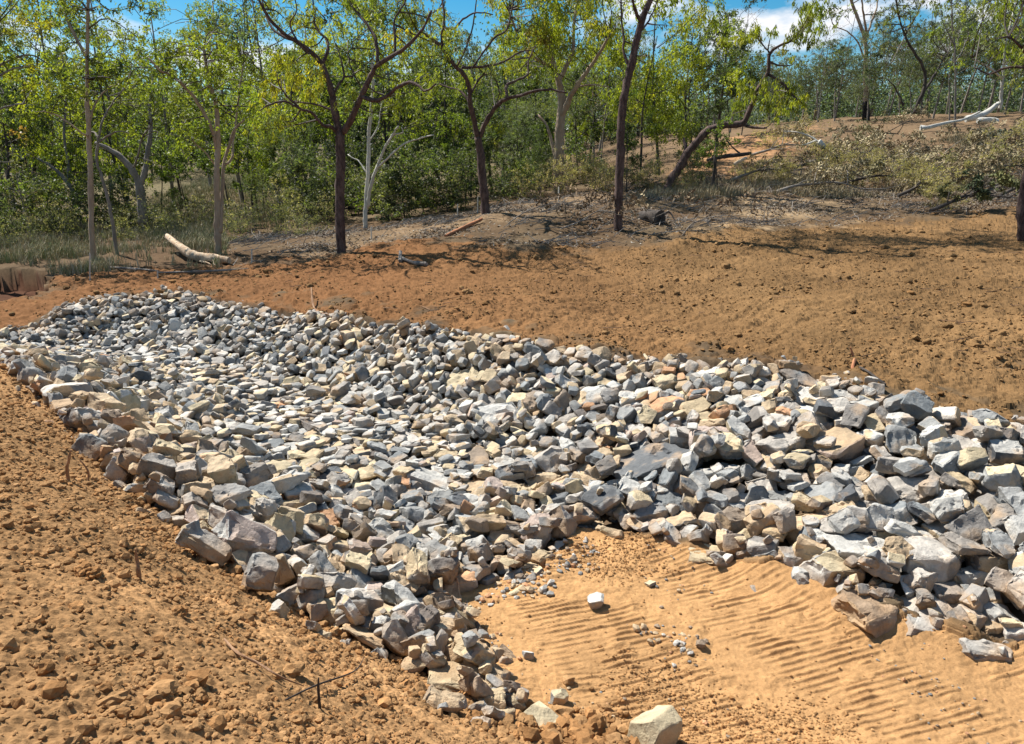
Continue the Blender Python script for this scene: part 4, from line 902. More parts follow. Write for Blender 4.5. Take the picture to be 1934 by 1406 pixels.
# small trees and saplings picked out singly: generic growth
def grow(seed, h, crown_r, crown_z0, pal, nleaf, L, W, droop, r0, bark, lean=0.0, nl=5, dens=1.0, blobr=0.28, sides=6):
    t = Tree(seed); rng = t.rng; az = rng.uniform(0, 6.28)
    top = np.array((math.cos(az) * lean * h, math.sin(az) * lean * h, h)); mid = top * 0.5 + rng.normal(0, 0.03 * h, 3) * (1, 1, 0)
    t.limb([(0, 0, -0.35), (0, 0, 0.02), tuple(mid * 0.5), tuple(mid), tuple(top * 0.93)], r0, r0 * 0.22, sides, 3)
    ends = []
    for k in range(nl):
        f = crown_z0 + (0.92 - crown_z0) * (k + 0.3) / nl; b = top * f; a = az + k * 2.4 + rng.normal(0, 0.4); ln = crown_r * rng.uniform(0.6, 1.05) * math.sqrt(max(0.15, 1 - (2 * (f - crown_z0) / (1 - crown_z0) - 0.8) ** 2 * 0.7))
        e = b + np.array((math.cos(a) * ln, math.sin(a) * ln, ln * rng.uniform(0.3, 0.8))); m = (b + e) / 2 + rng.normal(0, 0.08 * ln, 3)
        t.limb([tuple(b), tuple(m), tuple(e)], r0 * 0.45 * (1.1 - f), r0 * 0.12, 5, 3); ends += [e, m]
    nb = max(8, int(nl * 2.8)); per = int(nleaf / nb)
    for k in range(nb):
        c = ends[k % len(ends)] + rng.normal(0, 0.3 * crown_r, 3) * (1, 1, 0.8)
        c[2] = max(c[2], h * crown_z0 * 0.85); t.blob(c, crown_r * blobr * rng.uniform(0.8, 1.5), per, pal, L, W, droop, r0 * 0.12)
    return t
def protos(kind):
    out_ = []
    for s in range(3):
        sd = hash_of(kind) + s * 13
        if kind == 'gum': t = grow(sd, 12, 2.9, 0.32, {'mid': 4, 'lime': 3, 'olive': 1.5}, 5200, 0.17, 0.07, 0.6, 0.16, 'grey', 0.06, 7); b = 'grey'
        if kind == 'lime': t = grow(sd, 9, 2.5, 0.25, {'lime': 4, 'mid': 2.5, 'yellow': 0.4}, 6000, 0.20, 0.07, 1.2, 0.12, 'dark', 0.08, 7); b = 'dark'
        if kind == 'deep': t = grow(sd, 9, 2.6, 0.26, {'deep': 4, 'mid': 1, 'greyg': 1}, 7000, 0.19, 0.09, 0.4, 0.15, 'dark', 0.05, 7); b = 'dark'
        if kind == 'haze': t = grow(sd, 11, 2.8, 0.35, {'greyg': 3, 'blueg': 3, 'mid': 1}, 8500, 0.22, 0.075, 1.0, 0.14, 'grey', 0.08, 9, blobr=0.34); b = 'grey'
        if kind == 'feather': t = grow(sd, 5, 1.5, 0.06, {'fern': 4, 'greyg': 1}, 7000, 0.26, 0.016, 0.3, 0.05, 'dark', 0.05, 8, blobr=0.4); b = 'dark'
        if kind == 'pole': t = grow(sd, 6, 1.1, 0.45, {'mid': 3, 'deep': 2}, 1500, 0.17, 0.07, 0.6, 0.055, 'dark', 0.08, 5); b = 'dark'
        if kind == 'bare': t = grow(sd, 7, 1.8, 0.3, {'dead': 1}, 350, 0.12, 0.03, 0.6, 0.07, 'grey', 0.1, 9); b = 'grey'
        if kind == 'shrub': t = grow(sd, 2.0, 1.1, 0.08, {'deep': 2.5, 'mid': 0.8, 'greyg': 1.5, 'olive': 0.8}, 3400, 0.13, 0.05, 0.3, 0.03, 'dark', 0.05, 7, blobr=0.38, sides=4); b = 'dark'
        if kind == 'scrub': t = grow(sd, 1.5, 1.0, 0.06, {'greyg': 0.7, 'dry': 4, 'olive': 1.2, 'dead': 1}, 2600, 0.14, 0.03, 0.3, 0.02, 'grey', 0.05, 7, blobr=0.4, sides=4); b = 'grey'
        if kind == 'weed': t = grow(sd, 1.5, 1.0, 0.04, {'greyg': 2.4, 'dry': 1.4, 'deep': 1.6, 'olive': 1}, 1700, 0.13, 0.03, 0.2, 0.02, 'grey', 0.1, 6, blobr=0.55, sides=4); b = 'grey'
        out_.append((t, b))
    return out_
def hash_of(s): return sum(ord(c) * (i + 3) for i, c in enumerate(s))
NAMES = {'gum': ('gum_tree', 'tree'), 'lime': ('bush_tree', 'tree'), 'deep': ('bush_tree', 'tree'), 'haze': ('gum_tree', 'tree'), 'feather': ('feathery_tree', 'tree'), 'pole': ('sapling', 'sapling'), 'bare': ('bare_tree', 'tree'), 'shrub': ('shrub', 'shrub'), 'scrub': ('scrub_bush', 'shrub'), 'weed': ('scrub_bush', 'shrub')}
HT = {'gum': 12, 'lime': 9, 'deep': 9, 'haze': 11, 'feather': 5, 'pole': 6, 'bare': 7, 'shrub': 2.0, 'scrub': 1.5, 'weed': 1.5}
DESC = {'gum': 'mid-green gum', 'lime': 'bright green bushy tree', 'deep': 'dark green dense tree', 'haze': 'grey-green airy gum', 'feather': 'soft feathery grey-green tree', 'pole': 'dark thin-stemmed sapling', 'bare': 'bare twiggy tree', 'shrub': 'leafy green understorey shrub', 'scrub': 'dry tan scrub bush', 'weed': 'straggly grey-green scrub bush'}
LM = [(60,'left of the slender pinkish gum'),(175,'behind the slender pinkish gum'),(270,'by the stout left-leaning trunk'),(330,'above the peeled log tip'),(411,'behind the cream double-trunked gum'),(480,'between the cream gum and the widest forked tree'),(560,'just left of the widest forked tree'),(644,'behind the widest forked tree'),(690,'beside the white-trunked gum'),
      (780,'right of the white-trunked gum'),(850,'left of the sprawling forked tree'),(916,'behind the sprawling forked tree'),(985,'left of the thick grey trunk'),(1053,'beside the thick grey trunk'),(1110,'left of the tall dark trunk'),(1170,'behind the tall dark trunk'),(1240,'behind the leaning tree base'),(1340,'under the arching leaning trunk'),(1420,'beyond the leaning tree crown'),
      (1500,'at the crest left of the scorched tree'),(1570,'just left of the scorched-base tree'),(1640,'behind the scorched-base tree'),(1700,'right of the scorched-base tree'),(1750,'behind the black-limbed tree'),(1810,'near the pole-like tree'),(1890,'by the white-barked crest gum'),(1960,'at the right edge of the crest')]
PL = {}
def plant(kind, u, Y, h, sx=1.0):
    PL.setdefault(kind, []).append((u, Y, h, sx))
for a in """gum -60 40 13;gum 30 44 13;gum 110 48 13;gum 215 42 12;gum 330 45 11;gum 460 48 12;gum 530 42 11.5;gum 600 50 11;gum 745 46 12;gum 830 52 12;gum 950 56 11;gum 1010 50 10;gum 1120 58 9;gum 250 38 11;gum 720 42 11;gum 510 60 15;gum 400 62 14;gum 700 60 15;gum -20 50 14
lime 10 34 7;lime 250 36 8;lime 480 38 6.0;lime 590 44 8;lime 1240 38 8.6;lime 1205 36 6.5;lime 1290 40 7;lime 1110 52 8;lime 890 44 7
deep 60 38 8;deep 150 42 8;deep 345 50 7;deep 570 56 10;deep 680 44 8;deep 735 40 7;deep 790 42 7.5;deep 860 40 7;deep 930 46 7.5;deep 1000 42 6.5;deep 1090 46 6;deep 1160 46 6;deep 1345 52 8;deep 1300 48 6;deep 640 56 10
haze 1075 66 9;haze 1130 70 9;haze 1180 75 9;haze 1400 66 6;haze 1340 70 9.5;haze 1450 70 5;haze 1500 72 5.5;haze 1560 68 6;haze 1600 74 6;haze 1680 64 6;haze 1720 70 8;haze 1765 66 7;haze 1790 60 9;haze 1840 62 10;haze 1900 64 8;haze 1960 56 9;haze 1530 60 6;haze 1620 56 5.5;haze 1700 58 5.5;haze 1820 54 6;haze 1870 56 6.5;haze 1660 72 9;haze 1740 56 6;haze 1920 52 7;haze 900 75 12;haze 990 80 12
feather 980 36 4.8;feather 545 37 4.2;feather 500 45 4;feather 1020 44 5
pole 470 34 4.5;pole 488 40 5;pole 305 38 4.5;pole 360 36 4;pole 440 33 5.5;pole 430 40 5;pole 530 38 4;pole 820 38 4.5;pole 870 36 4;pole 880 42 5;pole 1180 32 4;pole 600 42 5;pole 1350 30 3;pole 760 36 4.5;pole 1390 50 5;pole 1368 52 5.5
bare 1560 60 8;bare 1530 62 7.5;bare 1370 62 9;bare 1440 64 6;bare 90 38 5;bare 1130 40 6;bare 1655 66 7;bare 1770 52 6;bare 60 30 4
shrub 20 31 2.2;shrub 60 33 2;shrub 110 32 2;shrub 150 36 2.4;shrub 205 33 1.9;shrub 250 33 2;shrub 345 36 1.3;shrub 620 34 2.4;shrub 590 36 2.6;shrub 735 33 1.9;shrub 765 33 2.3;shrub 800 34 2.5;shrub 845 33 1.9;shrub 880 34 1.8;shrub 950 34 1.9;shrub 990 35 1.7;shrub 1100 38 1.6;shrub 1200 33 1.3;shrub 1300 33 1.3;shrub 1310 40 2;shrub -20 29 1.8;shrub -60 31 2.2;shrub 660 38 2.6;shrub 700 38 2.5;shrub 900 40 2.5;shrub 1020 40 2.2;shrub 570 48 3
weed 60 29 0.9;weed 125 30 1.1;weed 20 28 0.8;weed 330 30 0.9;weed 290 31 1.2;weed 440 28 0.8;weed 470 31 1.1;weed 535 31 1.5;weed 565 29 0.8;weed 380 34 1.2;weed 620 31 1.0;weed 240 30 0.9;scrub 1010 33 1.2;scrub 1075 34 1.3;scrub 1120 34 1.3;scrub 1140 33 1.0;scrub 1220 32 1.0;scrub 1290 31 0.8;scrub 1420 34 1.0;scrub 1480 34 1.1;scrub 1540 38 1.3;scrub 1600 37 1.2;scrub 1650 34 1.2;scrub 1700 33 1.2;scrub 1750 31 1.3;scrub 1760 28 0.9;scrub 1820 33 1.1;scrub 1860 35 1.2;scrub 1910 36 1.8;scrub 1560 34 0.9;scrub 1450 44 1.3;scrub 1500 46 1.2""".replace('\n', ';').split(';'):
    k_, u_, Y_, h_ = a.split(); plant(k_, float(u_), float(Y_), float(h_))
prng = np.random.default_rng(77); used = {}
GRPN = {'gum': 'gums behind the clearing', 'lime': 'bushy trees behind the clearing', 'deep': 'bushy trees behind the clearing', 'haze': 'gums behind the clearing', 'feather': 'feathery trees', 'pole': 'thin saplings', 'bare': 'bare twiggy trees', 'shrub': 'understorey shrubs', 'scrub': 'scrub bushes', 'weed': 'scrub bushes'}
for kind, L_ in PL.items():
    pro = protos(kind); pm = []
    for (t, b) in pro:
        o1 = t.w.build('trunk', BARK[b]); o2 = t.l.build('crown', MAT_LEAF, smooth=False); pm.append((o1, o2))
    for n, (u, Y, h, sx) in enumerate(L_):
        x = (u - 967) / FPX * (Y * CP + 3.0 * SP); z = gz(x, Y); k = n % 3; sc = h / HT[kind]
        root = bpy.data.objects.new(NAMES[kind][0], None); COL.objects.link(root); root.location = (x, Y, z); root.rotation_euler = (0, 0, prng.uniform(0, 6.28)); root.scale = (sc * prng.uniform(0.85, 1.15),) * 2 + (sc,)
        lm = min(LM, key=lambda a: abs(a[0] - u))[1]; base = f"{DESC[kind]} {lm}"; used.setdefault(base, []).append((Y, h, root))
        tag(root, base, NAMES[kind][1], GRPN[kind])
        for src in pm[k]:
            c = src.copy(); COL.objects.link(c); c.parent = root
    for l3 in pm:
        for a in l3: bpy.data.objects.remove(a)
for base, l in used.items():
    if len(l) > 1:
        l.sort(key=lambda a: a[0]); nm = ['nearer', 'farther'] if len(l) == 2 else ['nearest', 'middle', 'farthest'] if len(l) == 3 else ['nearest', 'second nearest', 'third nearest', 'farthest', 'last']
        for n, (Y, h, root) in enumerate(l): root['label'] = f"{base}, {nm[n]} of {len(l)}"
# far wood that reads as one mass
t = Tree(99); rng = t.rng
for k in range(420):
    Y = rng.uniform(78, 150); x = rng.uniform(-1.0, 0.62) * Y; 
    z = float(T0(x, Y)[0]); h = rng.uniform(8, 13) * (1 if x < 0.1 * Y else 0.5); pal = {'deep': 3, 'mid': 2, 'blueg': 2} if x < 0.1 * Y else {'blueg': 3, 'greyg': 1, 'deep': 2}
    V, F = tube([(x, Y, z - 0.5), (x + 0.2, Y, z + h * 0.5), (x, Y, z + h * 0.9)], (0.16, 0.12, 0.05), 4); t.w.add(V, F)
    c = rng.normal(0, 1, (700, 3)) * (1.6, 1.6, 0.24 * h) + (x, Y, z + h * 0.58); c[:, 2] = np.maximum(c[:, 2], z + 0.4)
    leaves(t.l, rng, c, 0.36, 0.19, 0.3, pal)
root = bpy.data.objects.new('far_woods', None); COL.objects.link(root); tag(root, 'distant dense woodland filling the gaps behind the trees', 'woods', None, 'stuff')
for o in (t.w.build('trunks', BARK['grey'], root), t.l.build('foliage', MAT_LEAF, root, smooth=False)): o['kind'] = 'stuff'

# ================================================================== SOIL CLODS, LITTER, GRASS, STICKS
def ico(sub):
    bm = bmesh.new(); bmesh.ops.create_icosphere(bm, subdivisions=sub, radius=1.0); V = np.array([v.co[:] for v in bm.verts]); F = np.array([[v.index for v in f.verts] for f in bm.faces]); bm.free(); return V, F
ICO = {1: ico(1), 2: ico(2), 3: ico(3)}
def clod_batch(rng, xs, ys, sizes, sub, cols, sink=0.25):
    V0, F0 = ICO[sub]; n = len(xs); m = len(V0); zs = ground_z(xs, ys)
    S = sizes[:, None] * np.c_[rng.uniform(0.75, 1.2, n), rng.uniform(0.75, 1.2, n), rng.uniform(0.5, 0.85, n)] * 0.5
    P_ = np.repeat(V0[None], n, 0); q = P_.reshape(-1, 3) * 1.3 + np.repeat(rng.uniform(0, 90, (n, 3)), m, 0)
    d = 1 + 0.34 * vnoise(q, 3) + 0.30 * vnoise(q * 2.3, 4) + (0.24 * vnoise(q * 4.9, 5) if sub > 1 else 0)
    P_ = P_ * d.reshape(n, m, 1) * S[:, None, :]
    a = rng.uniform(0, 6.28, n); c, s = np.cos(a)[:, None], np.sin(a)[:, None]
    X = P_[..., 0] * c - P_[..., 1] * s; Y = P_[..., 0] * s + P_[..., 1] * c
    V = np.stack([X + xs[:, None], Y + ys[:, None], P_[..., 2] + (zs + S[:, 2] * (1 - 2 * sink))[:, None]], -1).reshape(-1, 3)
    F = (F0[None] + (np.arange(n) * m)[:, None, None]).reshape(-1, 3)
    return V, F, np.repeat(cols, m, 0)
def clod_colors(rng, n, base, warm=0.25):
    c = np.ones((n, 3)) * base * rng.uniform(0.75, 1.25, (n, 1)); k = rng.random(n) < warm; c[k] = c[k] * (0.98, 0.90, 0.82); k = rng.random(n) < 0.12; c[k] = c[k] * (1.15, 1.18, 1.22); return np.clip(c, 0, 0.7)
def scatter_poly(rng, poly, n, dens=None, lo=None, hi=None):
    lo = poly.min(0) if lo is None else np.array(lo); hi = poly.max(0) if hi is None else np.array(hi); out_ = []; c = 0
    while c < n:
        p = rng.uniform(lo, hi, (n * 3, 2)); p = p[inside(poly, p[:, 0], p[:, 1])]
        if dens is not None: p = p[rng.random(len(p)) < dens(p[:, 0], p[:, 1])]
        out_.append(p); c += len(p)
    return np.vstack(out_)[:n]
rng = np.random.default_rng(404)
# near earth bank: density falls with distance so that the clumps stay full where they show
near = lambda x, y: (~streak(x, y)) * np.clip(2.2 / np.hypot(x, y + 0.3), 0, 1) ** 1.3 * np.clip(0.55 + 0.8 * fbm2(x * 1.6, y * 1.6, 3, 61), 0.3, 1)
mb = MB()
def add_clods(n, dens, poly, lo, hi, smed, ssig, smin, smax, sub, base, warm=0.25):
    p = scatter_poly(rng, poly, n, dens, lo, hi); s = np.clip(smed * np.exp(rng.normal(0, ssig, n)), smin, smax)
    mb.add(*clod_batch(rng, p[:, 0], p[:, 1], s, sub, clod_colors(rng, n, base, warm)))
BL, BH = (-9.5, 0.9), (1.8, 11)
add_clods(42000, near, POLY_BANK, BL, BH, 0.014, 0.45, 0.006, 0.035, 1, C_BANK)
add_clods(4200, near, POLY_BANK, BL, BH, 0.034, 0.42, 0.02, 0.10, 2, C_BANK)
add_clods(9000, None, POLY_BANK, (-9.5, 3.5), BH, 0.028, 0.45, 0.012, 0.10, 1, C_BANK)
# a band of coarse lumps along the toe of the bank
toe = [hit(u, v) for u, v in [(1010,1385),(1060,1370),(1110,1385),(1150,1395),(960,1385),(900,1340),(690,1190),(640,1190),(560,1110),(500,1100),(420,1050),(280,960)]]
for p in toe:
    n = 70; mb.add(*clod_batch(rng, p.x + rng.normal(0, 0.2, n), p.y + rng.normal(0, 0.15, n), np.clip(0.045 * np.exp(rng.normal(0, 0.45, n)), 0.015, 0.13), 2, clod_colors(rng, n, C_BANK, 0.4)))
for u, v, s_ in [(1085,1385,0.15),(1120,1392,0.17),(1045,1392,0.12),(1150,1398,0.12),(1000,1390,0.10),(665,1200,0.10),(680,1218,0.09),(640,1175,0.08),(590,1240,0.07),(160,1085,0.09),(180,1092,0.08),(340,1165,0.08)]:
    p = hit(u, v); mb.add(*clod_batch(rng, np.array([p.x]), np.array([p.y]), np.array([s_]), 3, clod_colors(rng, 1, C_BANK * 0.9, 1.0)))
tag(mb.build('soil_clods', MAT_GROUND, smooth=False), 'crumbled brown soil clods covering the near earth bank', 'soil clods', None, 'stuff')
mb = MB()
fd = lambda x, y: np.clip(11 / np.hypot(x, y), 0, 1) ** 1.6 * np.clip(0.5 + 0.9 * fbm2(x * 0.9, y * 0.9, 3, 62), 0.1, 1)
add_clods(9500, fd, POLY_FIELD, (-14, 6), (16, 27), 0.030, 0.4, 0.012, 0.07, 1, C_FIELD * 1.35)
add_clods(420, fd, POLY_FIELD, (-14, 6), (16, 27), 0.085, 0.35, 0.05, 0.22, 2, C_FIELD * 1.3)
tag(mb.build('soil_clods', MAT_GROUND, smooth=True, sharp=math.radians(50)), 'small lumps of soil strewn over the ploughed dirt slope', 'soil clods', None, 'stuff')
mb = MB()
sdn = lambda x, y: np.clip(0.15 + 1.3 * fbm2(x * 1.1, y * 1.1, 3, 63), 0.06, 1) ** 1.5
add_clods(14000, sdn, POLY_SAND, (-1.0, 3.0), (6.5, 8.2), 0.013, 0.4, 0.007, 0.05, 1, C_SAND * 0.85)
p = scatter_poly(rng, POLY_SAND, 500, lambda x, y: np.clip(vnoise2(x * 1.4, y * 1.4, 64) * 1.5 - 0.3, 0, 1), (-0.8, 3.0), (6, 8))
mb.add(*clod_batch(rng, p[:, 0], p[:, 1], np.clip(0.016 * np.exp(rng.normal(0, 0.5, 500)), 0.006, 0.04), 1, np.array([PAL[k] for k in rng.choice(['grey', 'brown', 'tan', 'orange'], 500)])))
for u, v, n in [(1110,1050,20),(1060,1080,35),(1000,1100,35),(960,1110,30),(900,1140,20),(1020,1120,25),(1100,1075,20),(920,1220,30),(1240,1200,12),(1270,1215,16),(1310,1220,12),(1290,1240,10)]:
    q = hit(u, v); mb.add(*clod_batch(rng, q.x + rng.normal(0, 0.10, n), q.y + rng.normal(0, 0.08, n), np.clip(0.03 * np.exp(rng.normal(0, 0.5, n)), 0.01, 0.09), 1, np.array([PAL[k] for k in rng.choice(['grey', 'light', 'tan', 'brown', 'orange'], n)])))
tag(mb.build('gravel', MAT_GROUND, smooth=False), 'fine gravel and crumbs scattered on the tracked sandy floor', 'gravel', None, 'stuff')

# leaf litter, twigs, dry grass
def flat_leaves(rng, x, y, L, W, cols, tilt=0.5):
    n = len(x); z = ground_z(x, y) + 0.012; a = rng.uniform(0, 6.28, n); d = np.c_[np.cos(a), np.sin(a), rng.normal(0, tilt, n)]; d /= np.linalg.norm(d, axis=1)[:, None]
    s = np.cross(d, np.c_[rng.normal(0, tilt, (n, 2)), np.ones(n)]); s /= np.linalg.norm(s, axis=1)[:, None]; C = np.c_[x, y, z]
    l = (L * rng.uniform(0.5, 1.4, n))[:, None]; w_ = (W * rng.uniform(0.6, 1.3, n))[:, None] / 2
    V = np.stack([C - d * l / 2, C + s * w_, C + d * l / 2, C - s * w_], 1).reshape(-1, 3); V[:, 2] = np.maximum(V[:, 2], np.repeat(z, 4) - 0.008)
    return V, np.arange(n * 4).reshape(-1, 4), np.repeat(cols, 4, 0)
POLY_LIT = np.vstack([world_poly([(420,505),(560,490),(640,478),(740,456),(860,453),(930,470),(1150,468),(1300,443),(1500,426),(1700,418),(1934,396),(2080,392),(2080,300),(1934,290),(1600,290),(1400,320),(1280,350),(1160,345),(1050,375),(900,395),(740,425),(560,440),(430,440)])])
mb = MB(); p = scatter_poly(rng, POLY_LIT, 46000, lambda x, y: np.clip(0.35 + 0.9 * fbm2(x * 0.5, y * 0.5, 3, 65), 0.05, 1))
c = np.array([(0.36, 0.29, 0.21), (0.24, 0.17, 0.12), (0.14, 0.10, 0.075), (0.46, 0.41, 0.34)])[rng.choice(4, len(p), p=[0.35, 0.3, 0.22, 0.13])]
mb.add(*flat_leaves(rng, p[:, 0], p[:, 1], 0.13, 0.045, c * 0.62))
tag(mb.build('leaf_litter', MAT_DRY, smooth=False), 'grey-brown litter of fallen leaves and bark below the trees', 'leaf litter', None, 'stuff')
mb = MB(); p = scatter_poly(rng, POLY_LIT, 1500, lambda x, y: np.clip(0.2 + 0.9 * fbm2(x * 0.5, y * 0.5, 3, 66), 0.03, 1)); zz = ground_z(p[:, 0], p[:, 1])
for (x, y), z in zip(p, zz):
    a = rng.normal(0.25, 0.9); l = rng.uniform(0.25, 1.3); e = np.array((math.cos(a) * l, math.sin(a) * l, 0.0)); s0 = np.array((x, y, z + 0.03)); m_ = s0 + e * 0.5 + rng.normal(0, 0.06, 3); m_[2] = z + rng.uniform(0.04, 0.25); en = s0 + e; en[2] = float(z) + rng.uniform(0.0, 0.3)
    V, F = tube([s0, m_, en], (0.014, 0.010, 0.004), 3, False); mb.add(V, F)
tag(mb.build('fallen_twigs', BARK['grey'], smooth=False), 'tangle of thin grey fallen twigs across the litter', 'twigs', None, 'stuff')
# twigs lying on the dirt slope and bank
mb = MB(); p = scatter_poly(rng, POLY_FIELD, 120, fd, (-10, 6), (14, 24)); zz = ground_z(p[:, 0], p[:, 1])
for (x, y), z in zip(p, zz):
    a = rng.normal(0, 0.7); l = rng.uniform(0.1, 0.4); e = np.array((math.cos(a) * l, math.sin(a) * l, 0.02)); s0 = np.array((x, y, z + 0.02)); V, F = tube([s0, s0 + e * 0.5 + rng.normal(0, 0.012, 3), s0 + e], (0.008, 0.007, 0.004), 4, False); mb.add(V, F)
tag(mb.build('fallen_twigs', BARK['stick'], smooth=False), 'short broken twigs lying on the ploughed dirt slope', 'twigs', None, 'stuff')
def grass(rng, poly, n, h, cols, name, label, dens=None, bl=7):
    p = scatter_poly(rng, poly, n, dens); m = MB(); P_ = np.repeat(p, bl, 0) + rng.normal(0, 0.05, (n * bl, 2)); z = np.repeat(ground_z(p[:, 0], p[:, 1]), bl) - 0.02; N_ = len(P_)
    a = rng.uniform(0, 6.28, N_); hh = np.repeat(h * rng.uniform(0.5, 1.4, n), bl) * rng.uniform(0.6, 1.2, N_); ln = rng.uniform(0.1, 0.6, N_) * hh
    b = np.c_[P_, z]; w_ = np.c_[-np.sin(a), np.cos(a), np.zeros(N_)] * 0.006 * 1.6; t_ = b + np.c_[np.cos(a) * ln, np.sin(a) * ln, hh]; md = b + np.c_[np.cos(a) * ln * 0.3, np.sin(a) * ln * 0.3, hh * 0.6]
    V = np.stack([b - w_, b + w_, md + w_ * 0.7, md - w_ * 0.7, t_], 1).reshape(-1, 3); i = np.arange(N_) * 5
    c = np.repeat(np.array(cols)[rng.choice(len(cols), n)], bl * 5, 0) * np.repeat(rng.uniform(0.75, 1.25, (N_, 1)), 5, 0)
    m.add(V, np.vstack([np.c_[i, i + 1, i + 2, i + 3], np.c_[i + 3, i + 2, i + 4, i + 4]]), c); tag(m.build(name, MAT_LEAF if 0 else MAT_DRY, smooth=False), label, 'grass', None, 'stuff')
PG = world_poly([(-120,520),(-20,497),(60,500),(120,520),(260,508),(420,505),(430,470),(420,425),(200,425),(-120,430)])
GC = [(0.36, 0.31, 0.19), (0.30, 0.26, 0.15), (0.22, 0.22, 0.11), (0.42, 0.36, 0.25), (0.16, 0.19, 0.08)]
grass(rng, PG, 7000, 0.30, GC, 'dry_grass', 'dry straw-coloured grass on the flat left of the peeled log', lambda x, y: np.clip(0.4 + 0.8 * fbm2(x * 0.5, y * 0.5, 3, 68), 0.05, 1))
PG2 = world_poly([(330,440),(600,430),(620,350),(500,330),(380,340),(250,400)])
grass(rng, PG2, 4500, 0.38, GC[:3] + [GC[4]], 'dry_grass', 'pale grass on the wooded rise behind the trees', None, 6)
PG3 = world_poly([(1180,372),(1290,378),(1500,372),(1934,350),(1960,250),(1600,275),(1400,315),(1300,350)])
grass(rng, PG3, 8000, 0.26, [(0.46, 0.38, 0.24), (0.34, 0.26, 0.16), (0.24, 0.21, 0.12)], 'dry_grass', 'brown dry grass and weeds on the right hillside', lambda x, y: np.clip(0.3 + 0.8 * fbm2(x * 0.4, y * 0.4, 3, 69), 0.03, 1), 6)

# felled branches on the hill: each a crooked limb with its own withered leaves
def felled(u, v, Y, length, ang, bark, pal, label, seed, nleaf=900, r0=0.07, rise=0.5, L=0.15, W=0.06):
    t = Tree(seed); r_ = t.rng; b = P(u, v, Y); b.z = gz(b.x, b.y) + 0.08; d = np.array((math.cos(ang), math.sin(ang) * 0.6, 0)); pts = [np.array(b)]
    for k in range(1, 6):
        q = pts[0] + d * length * k / 5 + r_.normal(0, 0.08 * length / 3, 3); q[2] = gz(q[0], q[1]) + rise * math.sin(k / 5 * 2.6) + 0.06; pts.append(q)
    t.limb([tuple(q) for q in pts], r0, r0 * 0.25, 7, 3)
    for k in range(7):
        a = pts[1 + k % 5]; e = a + np.array((r_.normal(0, 0.6) + d[0] * 0.6, r_.normal(0, 0.6), r_.uniform(0.1, 0.9))) * length * 0.28; e[2] = max(e[2], gz(e[0], e[1]) + 0.05); t.limb([tuple(a), tuple((a + e) / 2 + r_.normal(0, 0.08, 3)), tuple(e)], r0 * 0.4, r0 * 0.1, 5, 3)
        if nleaf: t.blob(e, 0.22 * length * 0.5, nleaf // 7, pal, L, W, 0.3, 0.008)
    t.finish('felled_branch', tuple(b), bark, label, 'felled branch', 'felled branches on the hillside', MAT_DRY)
DRY = {'dry': 6, 'olive': 1.2, 'dead': 1.5}; OLV = {'olive': 2, 'greyg': 1.2, 'dry': 5, 'dead': 0.6}
for a in [(1420,275,42,4.5,0.15,'grey',DRY,'felled branch with withered leaves left of the white splintered wood',301,1500),(1500,300,38,4.5,0.3,'dark',DRY,'dark crooked felled branch in the middle of the brush',302,1700),
          (1560,330,33,4,0.1,'dark',OLV,'low felled branch with olive leaves near the dirt track',303,1700),(1600,262,44,4.5,0.5,'dark',OLV,'dark arched felled branch below the scorched tree',304,1500),
          (1640,300,37,4.5,0.2,'grey',DRY,'wide spray of dry tan leaves right of the brush centre',305,1900),(1700,340,31,4,0.4,'dark',DRY,'dense tan felled crown lying nearest the bare dirt',306,1500),
          (1730,285,38,5,0.35,'dark',DRY,'long dark felled limb rising toward the crest',307,1700),(1790,320,33,4,0.2,'dark',DRY,'felled branch of brown leaves at the brush right end',308,1900),
          (1850,290,38,4.5,0.1,'grey',{'greyg': 4, 'blueg': 1},'silvery-leaved felled branch near the right edge',309,1900),(1380,330,34,3,0.1,'grey',{'dry': 1, 'dead': 2},'small bare-looking branch heap below the leaning tree',310,600),
          (1470,345,31,3.6,0.25,'grey',DRY,'grey brushwood beside the pale wheel ruts',311,1200),(1760,365,27,2.6,0.1,'dark',{'olive': 2, 'deep': 2},'dark low bush-like branch pile at the edge of bare dirt',312,1800),
          (1890,350,29,3.2,0.1,'dark',{'dead': 1, 'rust': 0.4},'reddish leafless branches lying at the far right',313,250),(960,425,24,2.6,0.2,'grey',{'dead': 1},'grey twig heap left of the tall dark trunk',314,300,0.02),
          (1060,440,23,2.6,0.1,'grey',{'dead': 1, 'dry': 0.5},'brown twig heap at the foot of the tall dark trunk',315,400,0.022),(1290,425,22,2.2,-0.1,'grey',{'dead': 1},'grey dead sticks right of the hollow stump',316,120,0.02),
          (560,400,33,3.5,0.4,'burnt',{'dead': 1},'black charred fallen limb behind the widest forked tree',317,0),(1740,335,32,4,0.6,'grey',DRY,'pale-leaved felled branch above the dark branch pile',318,1200),(1530,285,40,4,0.1,'grey',DRY,'tan-leaved felled branch right of the white splintered wood',319,1500)]:
    felled(*a)

